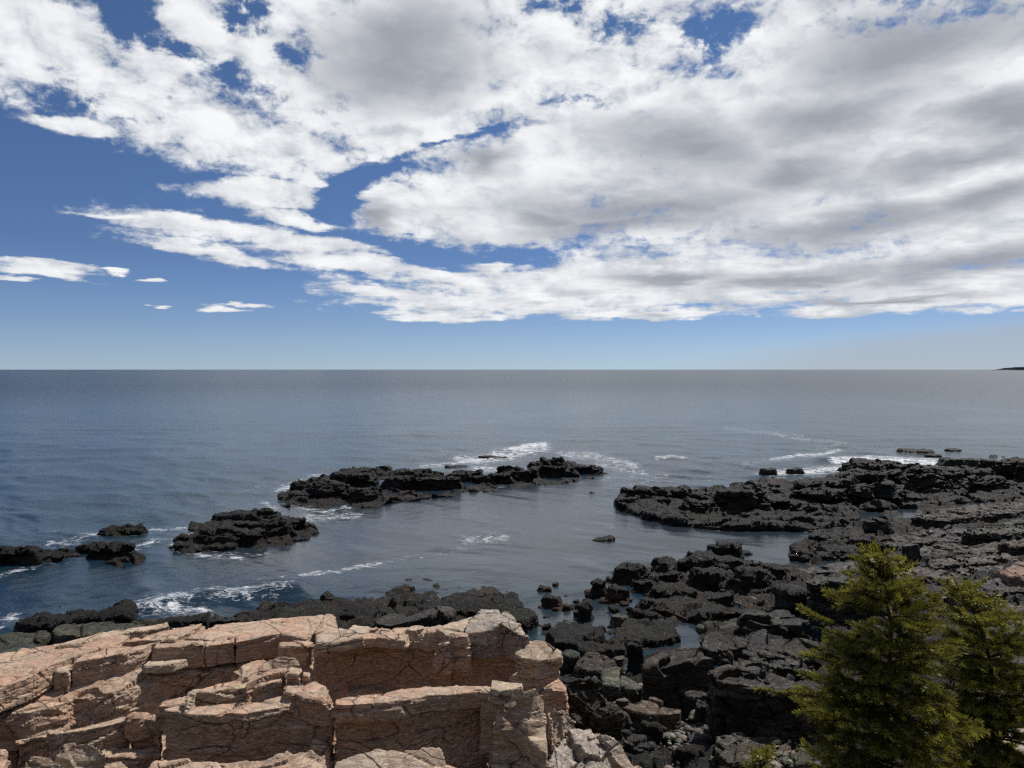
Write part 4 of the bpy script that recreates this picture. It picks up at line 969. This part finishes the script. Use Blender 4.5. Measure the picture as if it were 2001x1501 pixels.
_rs = np.random.RandomState(21)
for _ in range(16):
    _u, _v = _rs.uniform(1045, 1245), _rs.uniform(1150, 1238)
    rock('weedy_stone', 'small dark weedy stone awash among the tide pool rocks', 'stone', [lump(_u, _v, _rs.uniform(14, 26), _rs.uniform(8, 16), .8, -.12, SEED[0])], M_WEEDR, 'weed', .04, 'small stones awash in the tide pool', .7)
GT = 'layered shelves of the right shore'
SH = [([(1780, 1074), (1850, 1061), (1960, 1063), (1996, 1071), (1900, 1083), (1800, 1086)], 10, 'pink-edged layered shelf behind the second spruce'), ([(1810, 1097), (1900, 1081), (1996, 1086), (1985, 1096), (1900, 1103), (1820, 1107)], 12, 'long shelf just below the pink-edged one'),
      ([(1730, 1121), (1800, 1106), (1900, 1111), (1990, 1101), (2040, 1110), (1990, 1126), (1850, 1131), (1750, 1132)], 30, 'thick rough shelf between the two spruce tops'), ([(1850, 1152), (1920, 1136), (2040, 1131), (2060, 1146), (1950, 1162), (1870, 1166)], 22, 'crumbling shelf right of the second spruce top'),
      ([(1690, 1061), (1740, 1047), (1830, 1044), (1905, 1047), (1880, 1057), (1750, 1065)], 8, 'thin mossy shelf in the middle of the right shore'), ([(1750, 1046), (1800, 1033), (1860, 1029), (1905, 1035), (1850, 1045)], 8, 'thin shelf above the mossy one'),
      ([(1880, 1041), (1950, 1021), (2060, 1016), (2060, 1031), (1950, 1046)], 12, 'grey shelf at the right edge below the channel pool'), ([(1950, 1061), (2060, 1041), (2070, 1056), (1980, 1069)], 12, 'dark jagged shelf at the right edge'), ([(1780, 1011), (1830, 994), (1920, 986), (2060, 976), (2070, 991), (1950, 1006), (1850, 1016)], 12, 'long brownish shelf along the channel pool'),
      ([(1900, 1192), (1960, 1174), (2060, 1166), (2070, 1186), (1960, 1202)], 16, 'flat shelf at the right edge beside the second spruce'), ([(1900, 1232), (1980, 1212), (2070, 1216), (2060, 1236), (1930, 1247)], 20, 'shelf under the flat one at the right edge'), ([(1880, 1292), (1960, 1267), (2080, 1272), (2080, 1292), (1950, 1307)], 26, 'broad dark shelf behind the boughs of the second spruce'),
      ([(1830, 1352), (1960, 1322), (2090, 1332), (2080, 1362), (1900, 1372)], 26, 'lowest dark shelf at the right edge')]
for pts, h, lab in SH:
    dark(lab, pts, h, M_STRATA, 'strata', .06, .9, 'rock_shelf', 'rock shelf', GT, .1)
dark('reddish sunlit block at the right edge of the shore', [(1948, 1112), (2060, 1092), (2070, 1112), (1972, 1126)], 22, M_RED, 'slab', .05, .9, group=None)
dark('pale sunlit rock low at the right edge under the spruce', [(1900, 1440), (1970, 1418), (2090, 1420), (2100, 1470), (1960, 1478)], 18, M_GREY, 'granite', .04, 1.2, group=None, tilt=.2)
mass('upright dark stone with a curved top behind the spruce', [(1785, 1100, 46, 38, .6)], M_DARK, 'slab', .05, .6, group=None)
mass('brown block at the corner of the right pool', [(1725, 1040, 70, 26, .6)], M_WEEDB, 'slab', .06, .8, group=None)

# ------------------------------------------------------------------ reefs and islets in the water
GR = 'black reefs off the shore'
def reef(label, items, vox=.10, mat=None, name='reef', k=.8, zb=-.25, kind='reef', base=None):
    return mass(label, items, mat or M_WEED, kind, vox, k, name, 'reef', GR, zb, base, .025, .68)
reef('long black reef across the middle of the bay, surf behind its right end', [(585, 987, 80, 25), (605, 972, 90, 34), (655, 987, 120, 44, .4), (690, 962, 130, 40, .5), (722, 990, 80, 36), (640, 950, 90, 20), (735, 930, 50, 16), (700, 940, 100, 24), (780, 968, 110, 38, .4), (850, 968, 120, 36, .4), (820, 945, 150, 26, .4), (900, 952, 120, 30, .4), (960, 957, 110, 30, .4), (1000, 950, 100, 36, .4), (1030, 952, 56, 34), (1085, 943, 120, 32, .4), (1090, 918, 70, 22), (1130, 934, 110, 24, .4), (1058, 920, 70, 20), (1158, 930, 60, 12), (760, 940, 100, 22)], base=([(543, 986), (552, 965), (600, 947), (690, 930), (760, 930), (850, 928), (960, 926), (1050, 912), (1110, 914), (1188, 925), (1150, 938), (1060, 952), (1000, 956), (900, 968), (845, 972), (790, 975), (730, 990), (640, 992), (570, 991)], .08))
reef('humped black islet left of the long reef', [(440, 1080, 200, 48, .4), (385, 1072, 110, 30), (500, 1065, 190, 50, .4), (470, 1034, 180, 32, .4), (560, 1048, 84, 34), (420, 1016, 84, 14), (595, 1040, 36, 12)], .085, base=([(328, 1072), (375, 1050), (378, 1018), (440, 1010), (560, 1006), (585, 1018), (613, 1032), (600, 1052), (500, 1070), (430, 1081), (360, 1079)], .1))
reef('low black islet awash left of the humped one', [(232, 1062, 120, 30, .4), (312, 1052, 44, 10), (186, 1062, 60, 14)], .085)
reef('domed black rock before the low islet', [(205, 1114, 136, 52, .4), (172, 1092, 60, 30), (254, 1104, 60, 22)], .075, base=([(84, 1114), (140, 1095), (200, 1085), (272, 1093), (276, 1105), (200, 1117), (120, 1119)], .1))
reef('black rock running out of the left edge of the picture', [(30, 1124, 130, 54, .4), (84, 1114, 70, 28), (-30, 1124, 90, 50), (120, 1108, 60, 26)], .075)
reef('left arm of the right reef, pointing into the bay', [(1250, 980, 90, 26, .4), (1300, 992, 160, 38, .35), (1375, 1022, 120, 44, .4), (1350, 1034, 110, 26, .4), (1450, 1020, 130, 62, .4), (1500, 994, 110, 30), (1400, 980, 200, 22, .3), (1550, 1018, 150, 42, .4), (1615, 1026, 130, 40, .4), (1465, 970, 70, 24)], .095, base=([(1207, 984), (1212, 966), (1290, 956), (1400, 950), (1520, 945), (1640, 950), (1680, 1010), (1600, 1030), (1500, 1026), (1400, 1026), (1300, 1013), (1240, 996)], .38))
reef('middle of the right reef, blocky black ridges', [(1560, 964, 230, 20, .3), (1640, 977, 160, 40, .4), (1705, 1000, 160, 56, .35), (1620, 1000, 130, 40, .4), (1740, 965, 150, 44, .4), (1760, 995, 80, 36)], .095, k=.9)
reef('outer end of the right reef running to the right edge', [(1690, 930, 120, 28, .4), (1745, 938, 170, 34, .4), (1825, 945, 150, 32, .4), (1900, 955, 170, 36, .4), (1850, 975, 150, 50, .35), (1930, 975, 140, 44, .4), (1990, 950, 130, 50, .4), (2050, 960, 130, 60, .4)], .10, k=.9, base=([(1640, 960), (1625, 930), (1700, 915), (1800, 912), (1900, 916), (2100, 935), (2100, 968), (1900, 975), (1800, 985), (1700, 992)], .3))
for items, lab in [([(1505, 932, 42, 16)], 'small round rock in the surf off the right reef'), ([(1561, 930, 48, 15)], 'flat loaf-shaped rock in the surf'), ([(1800, 890, 84, 12), (1830, 896, 40, 8)], 'far flat rocks awash beyond the right reef'), ([(1868, 886, 44, 8)], 'farthest tiny rock off the right reef'), ([(1900, 920, 130, 24, .4)], 'low dark rock behind the surf at far right'), ([(1845, 905, 60, 8)], 'thin rock awash before the far flat rocks'),
                   ([(1183, 1063, 52, 11), (1172, 1063, 34, 8)], 'lone weedy rock in the middle of the cove'), ([(1158, 969, 18, 7)], 'tiny black rock right of the long reef'), ([(1152, 979, 20, 4)], 'speck of rock awash below the tiny black one'), ([(822, 1148, 70, 13), (800, 1145, 30, 11), (845, 1148, 30, 10)], 'brown weed patch barely above the water near the shore'), ([(968, 898, 84, 7)], 'flat rock in the surf behind the long reef'), ([(890, 918, 60, 8)], 'thin dark rock behind the middle of the long reef'), ([(1012, 884, 26, 8)], 'small rock under the breaking wave')]:
    reef(lab, items, .06, M_WEEDR if 'weed' in lab else M_WEED, 'sea_rock', .45, -.1, 'weed')
print('rock vertices', STAT[0])
# ------------------------------------------------------------------ spruces in front of the camera
def mat_needles():
    m = bpy.data.materials.new('spruce_needles'); m.use_nodes = True
    t = NT(m.node_tree)
    a = t.n('ShaderNodeAttribute', attribute_name='tone').outputs['Fac']
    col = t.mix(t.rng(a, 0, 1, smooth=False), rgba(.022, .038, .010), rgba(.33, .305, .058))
    pr = t.n('ShaderNodeBsdfPrincipled', {'Base Color': col, 'Roughness': .5, 'Specular IOR Level': .3})
    tr = t.n('ShaderNodeBsdfTranslucent', {'Color': t.mix(.5, col, rgba(.24, .23, .03))})
    mx = t.n('ShaderNodeMixShader', {0: .34, 1: pr.outputs[0], 2: tr.outputs[0]})
    t.n('ShaderNodeOutputMaterial', {'Surface': mx.outputs[0]})
    return m
def mat_bark():
    m = bpy.data.materials.new('spruce_bark'); m.use_nodes = True
    t = NT(m.node_tree)
    pos = t.n('ShaderNodeNewGeometry').outputs['Position']
    n = t.noise(t.mapping(pos, scale=(1, 1, .4)), 90, 4, .65)
    col = t.mix(t.rng(n, .35, .65), rgba(.055, .036, .022), rgba(.15, .095, .055))
    rock_out(t, col, .85, n, .004, .2)
    return m
M_NEEDLE, M_BARK = mat_needles(), mat_bark()

def tube_np(paths):
    """tapered six-sided tubes; a path is a list of points with radii"""
    V, F = [], []
    for pts, rad in paths:
        pts = np.array(pts, float); b0 = len(V)
        for i, (p, r) in enumerate(zip(pts, rad)):
            d = pts[min(i + 1, len(pts) - 1)] - pts[max(i - 1, 0)]
            d /= np.linalg.norm(d) + 1e-9
            a = np.cross(d, (0, 0, 1)) if abs(d[2]) < .9 else np.cross(d, (1, 0, 0))
            a /= np.linalg.norm(a); b = np.cross(d, a)
            for k in range(6):
                th = k * math.pi / 3
                V.append(p + r * (math.cos(th) * a + math.sin(th) * b))
        for i in range(len(pts) - 1):
            for k in range(6):
                F.append((b0 + i * 6 + k, b0 + i * 6 + (k + 1) % 6, b0 + i * 6 + 6 + (k + 1) % 6, b0 + i * 6 + 6 + k))
    return np.array(V), np.array(F)

def spruce(name, label, trunk_px, depth, prof, seed, needle=.0175, extra=(), base_y=None, dens=1500, arms=8):
    rs = np.random.RandomState(seed)
    tr = arr([PD(u, v, depth) for u, v in trunk_px])
    gx = float(tr[-1][0]); base = np.array([gx, depth + .02, float(np.interp(depth, [-8, 1.6, 3.2, 5], [8.6, 8.35, 7.7, 5.9])) - .08])
    tr = np.vstack([tr, base])
    seg = np.linalg.norm(np.diff(tr, axis=0), axis=1); cum = np.concatenate([[0], np.cumsum(seg)]); H = cum[-1]
    def at(s):
        return np.array([np.interp(s, cum, tr[:, k]) for k in range(3)])
    scale = FPX / depth
    ps = np.array([(v - trunk_px[0][1]) / scale for v, w in prof]); pw = np.array([w / scale for v, w in prof])
    wood = [(np.array([at(s) for s in np.linspace(0, H, 30)]), np.linspace(.003, .019, 30))]
    shoots = []     # polyline, tone
    def branch(p0, d0, L, up, tone, r0, sub=True):
        n = 7
        pts = [p0]; d = d0 / np.linalg.norm(d0)
        for i in range(n):
            d = d + np.array([0, 0, up * (1 if i > n * .45 else -.45)]) / n + rs.normal(0, .05, 3)
            d /= np.linalg.norm(d)
            pts.append(pts[-1] + d * L / n)
        pts = np.array(pts)
        wood.append((pts, np.linspace(r0, .0012, len(pts))))
        shoots.append((pts[1:] if L > .12 else pts, tone))
        if sub:
            side = np.cross(d0, (0, 0, 1)); side /= np.linalg.norm(side) + 1e-9
            k = max(2, int(L / .044))
            for j in range(k):
                f = (j + .7) / (k + .4)
                if f < .12: continue
                q = np.array([np.interp(f * n, range(n + 1), pts[:, c]) for c in range(3)])
                fw = pts[min(int(f * n) + 1, n)] - pts[int(f * n)]
                fw /= np.linalg.norm(fw) + 1e-9
                s = (1 if j % 2 else -1)
                dd = fw * .9 + side * s * rs.uniform(.6, 1.0) + np.array([0, 0, rs.uniform(-.2, .3)])
                l2 = min(.13, max(.035, L * .5 * (1 - f) + .03)) * rs.uniform(.75, 1.2)
                branch(q, dd, l2, .12, np.clip(tone + (f - .5) * .8 + rs.normal(.05, .15), 0, 1), .0016, l2 > .085)  # outer twigs yellower; inner ones darkened to put crown shade into tone
    s = .012; wi = 0
    while s < H - .22:
        w = float(np.interp(s, ps, pw))
        n = arms if s > .06 else 4
        for k in range(n):
            th = wi * 2.4 + k * 2 * math.pi / n + rs.normal(0, .22)
            lift = np.interp(s, [0, .08, .25, .6], [1.15, .7, .28, .06])
            L = w * rs.uniform(.62, 1.15) / max(.55, math.cos(lift * .6))
            d0 = np.array([math.cos(th), math.sin(th), lift])
            tone = np.clip(rs.normal(.42, .18) + (.25 if s < .15 else 0), 0, 1)
            branch(at(s + rs.uniform(-.012, .012)), d0, max(L, .022), .85, tone, .0022 + .006 * min(L, .35))
        s += rs.uniform(.050, .072) if s > .06 else .03; wi += 1
    shoots.append((np.array([at(x) for x in np.linspace(-.0, .16, 6)]), .6))
    for (u0, v0, u1, v1, dd) in extra:
        a = np.array(PD(u0, v0, depth)); b = np.array(PD(u1, v1, depth - dd))
        branch(a, b - a, float(np.linalg.norm(b - a)), .15, .6, .0025, False)
    # needles
    P0, D0, N0, T0 = [], [], [], []
    for pts, tone in shoots:
        sg = np.linalg.norm(np.diff(pts, axis=0), axis=1); c = np.concatenate([[0], np.cumsum(sg)]); L = c[-1]
        n = max(14, int(L * dens))
        ss = np.sort(rs.uniform(0, L, n)); ss[-6:] = L
        q = np.stack([np.interp(ss, c, pts[:, k]) for k in range(3)], 1)
        ax = pts[-1] - pts[0]; 
        loc = np.stack([np.interp(ss, (c[1:] + c[:-1]) / 2, np.diff(pts, axis=0)[:, k] / np.maximum(sg, 1e-6)) for k in range(3)], 1)
        r = rs.normal(0, 1, (n, 3)); r[:, 2] += .5
        r -= loc * np.sum(r * loc, 1, keepdims=True); r /= np.linalg.norm(r, axis=1, keepdims=True)
        fwd = rs.uniform(.45, .85, (n, 1)); fwd[-6:] = 1.6
        d = r + loc * fwd; d /= np.linalg.norm(d, axis=1, keepdims=True)
        P0.append(q); D0.append(d); N0.append(np.cross(d, loc) + 1e-6)
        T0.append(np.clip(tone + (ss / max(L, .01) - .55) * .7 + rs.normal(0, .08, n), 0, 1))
    q, d, nr, tn = np.vstack(P0), np.vstack(D0), np.vstack(N0), np.concatenate(T0)
    nr /= np.linalg.norm(nr, axis=1, keepdims=True)
    n = len(q); l = needle * rs.uniform(.75, 1.1, (n, 1)); hw = .00150
    V = np.stack([q, q + d * l * .5 + nr * hw, q + d * l, q + d * l * .5 - nr * hw], 1).reshape(-1, 3)
    F = np.arange(n * 4).reshape(-1, 4)
    root = bpy.data.objects.new(name, None); COL.objects.link(root); root.location = base
    tag(root, label, 'tree', 'young spruces on the bank')
    wv, wf = tube_np(wood)
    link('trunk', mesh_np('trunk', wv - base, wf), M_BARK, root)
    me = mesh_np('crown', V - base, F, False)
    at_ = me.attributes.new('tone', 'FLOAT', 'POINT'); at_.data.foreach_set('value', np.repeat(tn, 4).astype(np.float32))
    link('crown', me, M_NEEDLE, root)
    print(name, 'needles', n)

spruce('spruce_tree', 'bushy young spruce with a single pointed top, larger of the two at the right', [(1714, 1092), (1717, 1123), (1730, 1169), (1742, 1212), (1738, 1290), (1732, 1378), (1737, 1470), (1740, 1600)], 2.1,
       [(1092, 14), (1110, 36), (1140, 60), (1170, 78), (1200, 114), (1260, 124), (1330, 146), (1400, 168), (1500, 184), (1900, 210)], 3,
       extra=[(1610, 1362, 1490, 1333, .05), (1640, 1225, 1570, 1196, .1), (1730, 1160, 1796, 1138, .05), (1690, 1160, 1645, 1156, .05)])
spruce('spruce_tree', 'thinner young spruce with a bare brown tip, behind the bushy one at the right edge', [(1884, 1158), (1900, 1190), (1925, 1250), (1936, 1300), (1945, 1400), (1950, 1600)], 2.45,
       [(1150, 14), (1180, 38), (1200, 62), (1260, 98), (1330, 118), (1420, 140), (1500, 150), (1900, 160)], 8, extra=[(1890, 1185, 1862, 1134, .0), (1900, 1190, 1946, 1155, .05), (1895, 1210, 1808, 1168, .1)], arms=8)
spruce('spruce_seedling', 'tip of a small spruce seedling poking up at the bottom of the picture', [(1488, 1482), (1486, 1500), (1484, 1540), (1482, 1640)], 2.1,
       [(1482, 6), (1500, 12), (1530, 22), (1600, 40), (1900, 60)], 15, arms=4)

# ------------------------------------------------------------------ loose stones, far headland, bird, land behind the camera
def build_pebbles():
    rs = np.random.RandomState(4)
    bm = bmesh.new(); bmesh.ops.create_icosphere(bm, subdivisions=2, radius=1.0)
    base = np.array([v.co[:] for v in bm.verts]); fac = np.array([[v.index for v in f.verts] for f in bm.faces]); bm.free()
    V, F, n0, tones = [], [], 0, []
    spots = [(1330, 1432, 34, 22, 90), (1460, 1172, 60, 14, 80), (1345, 1208, 40, 16, 50), (1470, 1440, 90, 60, 110), (1300, 1470, 60, 24, 60), (1235, 1345, 20, 30, 40), (1545, 1470, 60, 50, 90), (1415, 1180, 60, 18, 50), (1140, 1235, 60, 20, 50), (1330, 1345, 60, 20, 30)]
    for cu, cv, ru, rv, n in spots:
        for _ in range(n):
            u, v = rs.normal(cu, ru * .6), rs.normal(cv, rv * .6)
            z = gz(u, v); x, y, _z = P(u, v, z)
            r = rs.lognormal(-2.9, .5)
            sc = r * rs.uniform(.6, 1.3, 3) * (1, 1, .7)
            a = rs.uniform(0, 6.28)
            b = base * (1 + .28 * vnoise(base * 1.1 + rs.uniform(0, 50), 3))[:, None] * sc
            c, s = math.cos(a), math.sin(a)
            b = np.stack([b[:, 0] * c - b[:, 1] * s, b[:, 0] * s + b[:, 1] * c, b[:, 2]], 1)
            V.append(b + (x, y, z + .06)); F.append(fac + n0); n0 += len(b); tones.append(np.full(len(b), rs.uniform()))
    me = mesh_np('pebbles', np.vstack(V), np.vstack(F))
    a = me.attributes.new('tone', 'FLOAT', 'POINT'); a.data.foreach_set('value', np.concatenate(tones).astype(np.float32))
    m = bpy.data.materials.new('beach_stones'); m.use_nodes = True
    t = NT(m.node_tree)
    pos = t.n('ShaderNodeNewGeometry').outputs['Position']
    ta = t.n('ShaderNodeAttribute', attribute_name='tone').outputs['Fac']
    cr = t.n('ShaderNodeValToRGB', {0: ta}); r = cr.color_ramp
    r.elements[0].color = (.05, .05, .045, 1); r.elements[1].color = (.27, .25, .20, 1)
    e = r.elements.new(.4); e.color = (.10, .10, .075, 1); e = r.elements.new(.7); e.color = (.16, .12, .095, 1)
    nz = t.noise(pos, 18, 4, .6)
    rock_out(t, t.mix(t.rng(nz, .4, .7, 0, .5), cr.outputs[0], rgba(.03, .03, .025)), .7, nz, .02, .3)
    tag(link('pebbles', me, m), 'small loose stones lying between the gully rocks', 'pebbles', kind='stuff')
build_pebbles()

def build_headland():
    rs = np.random.RandomState(2)
    m = bpy.data.materials.new('hazed_far_forest'); m.use_nodes = True
    t = NT(m.node_tree)
    pos = t.n('ShaderNodeNewGeometry').outputs['Position']
    z = t.n('ShaderNodeSeparateXYZ', {0: pos}).outputs[2]
    n = t.noise(pos, .05, 4)
    col = t.mix(t.rng(z, 5, 9), rgba(.09, .085, .085), t.mix(t.rng(n, .4, .6), rgba(.018, .026, .030), rgba(.030, .040, .042)))  # bluish forest colour has the distance haze put into it
    rock_out(t, col, .9, n, 1.0, .1)
    D = 8600
    us = np.arange(1938, 2500, .35)
    x = (us - CU) / FPX * D
    hgt = np.interp(us, [1938, 1955, 1976, 1979, 1986, 2001, 2100, 2500], [.3, 1, 4, 14, 26, 34, 52, 60]) + np.where(us > 1977, rs.uniform(-3, 4, len(us)), rs.uniform(-.4, .4, len(us)))
    V, F = [], []
    depth = [0, 30, 200, 420]
    for j, (dd, k) in enumerate(zip(depth, (.0, 1.0, .9, .0))):
        for i in range(len(us)):
            V.append((x[i], D + dd, -1 if k == 0 else max(hgt[i] * k + (rs.uniform(-3, 3) if us[i] > 1979 and j > 1 else 0), .3)))
    n_ = len(us)
    for j in range(3):
        for i in range(n_ - 1):
            F.append((j * n_ + i, j * n_ + i + 1, (j + 1) * n_ + i + 1, (j + 1) * n_ + i))
    tag(link('headland', mesh_np('headland', V, F, False), m), kind='structure')
build_headland()

def build_bird():
    m = bpy.data.materials.new('bird_feathers'); m.use_nodes = True
    t = NT(m.node_tree)
    g = t.n('ShaderNodeTexCoord').outputs['Object']
    t.n('ShaderNodeOutputMaterial', {'Surface': t.n('ShaderNodeBsdfPrincipled', {'Base Color': t.mix(t.noise(g, 6, 2), rgba(.05, .05, .055), rgba(.16, .16, .17)), 'Roughness': .8}).outputs[0]})
    rings = [(-.34, .005, 0), (-.24, .05, 0), (-.05, .085, .0), (.12, .075, .01), (.22, .05, .03), (.29, .045, .045), (.34, .018, .04), (.40, .004, .03)]
    V, F = [], []
    for y, r, z in rings:
        for k in range(8):
            a = k * math.pi / 4
            V.append((r * math.cos(a), y, z + r * .9 * math.sin(a)))
    for i in range(len(rings) - 1):
        for k in range(8):
            F.append((i * 8 + k, i * 8 + (k + 1) % 8, i * 8 + 8 + (k + 1) % 8, i * 8 + 8 + k))
    for s in (-1, 1):
        b = len(V); st = [(.05, .10, -.10, .02), (.28, .14, -.07, .13), (.48, .09, -.08, .12), (.68, -.04, -.10, .06)]
        for wx, le, te, z in st:
            V += [(s * wx, le, z), (s * wx, te, z - .005), (s * wx, te, z + .012), (s * wx, le, z + .018)]
        for i in range(3):
            for k in range(4):
                F.append((b + i * 4 + k, b + i * 4 + (k + 1) % 4, b + i * 4 + 4 + (k + 1) % 4, b + i * 4 + 4 + k))
    o = link('bird', mesh_np('bird', np.array(V), np.array(F)), m)
    o.location = PD(737, 697, 620); o.rotation_euler = (0, .2, math.radians(60))
    tag(o, 'tiny dark seabird flying low above the horizon', 'bird')
build_bird()
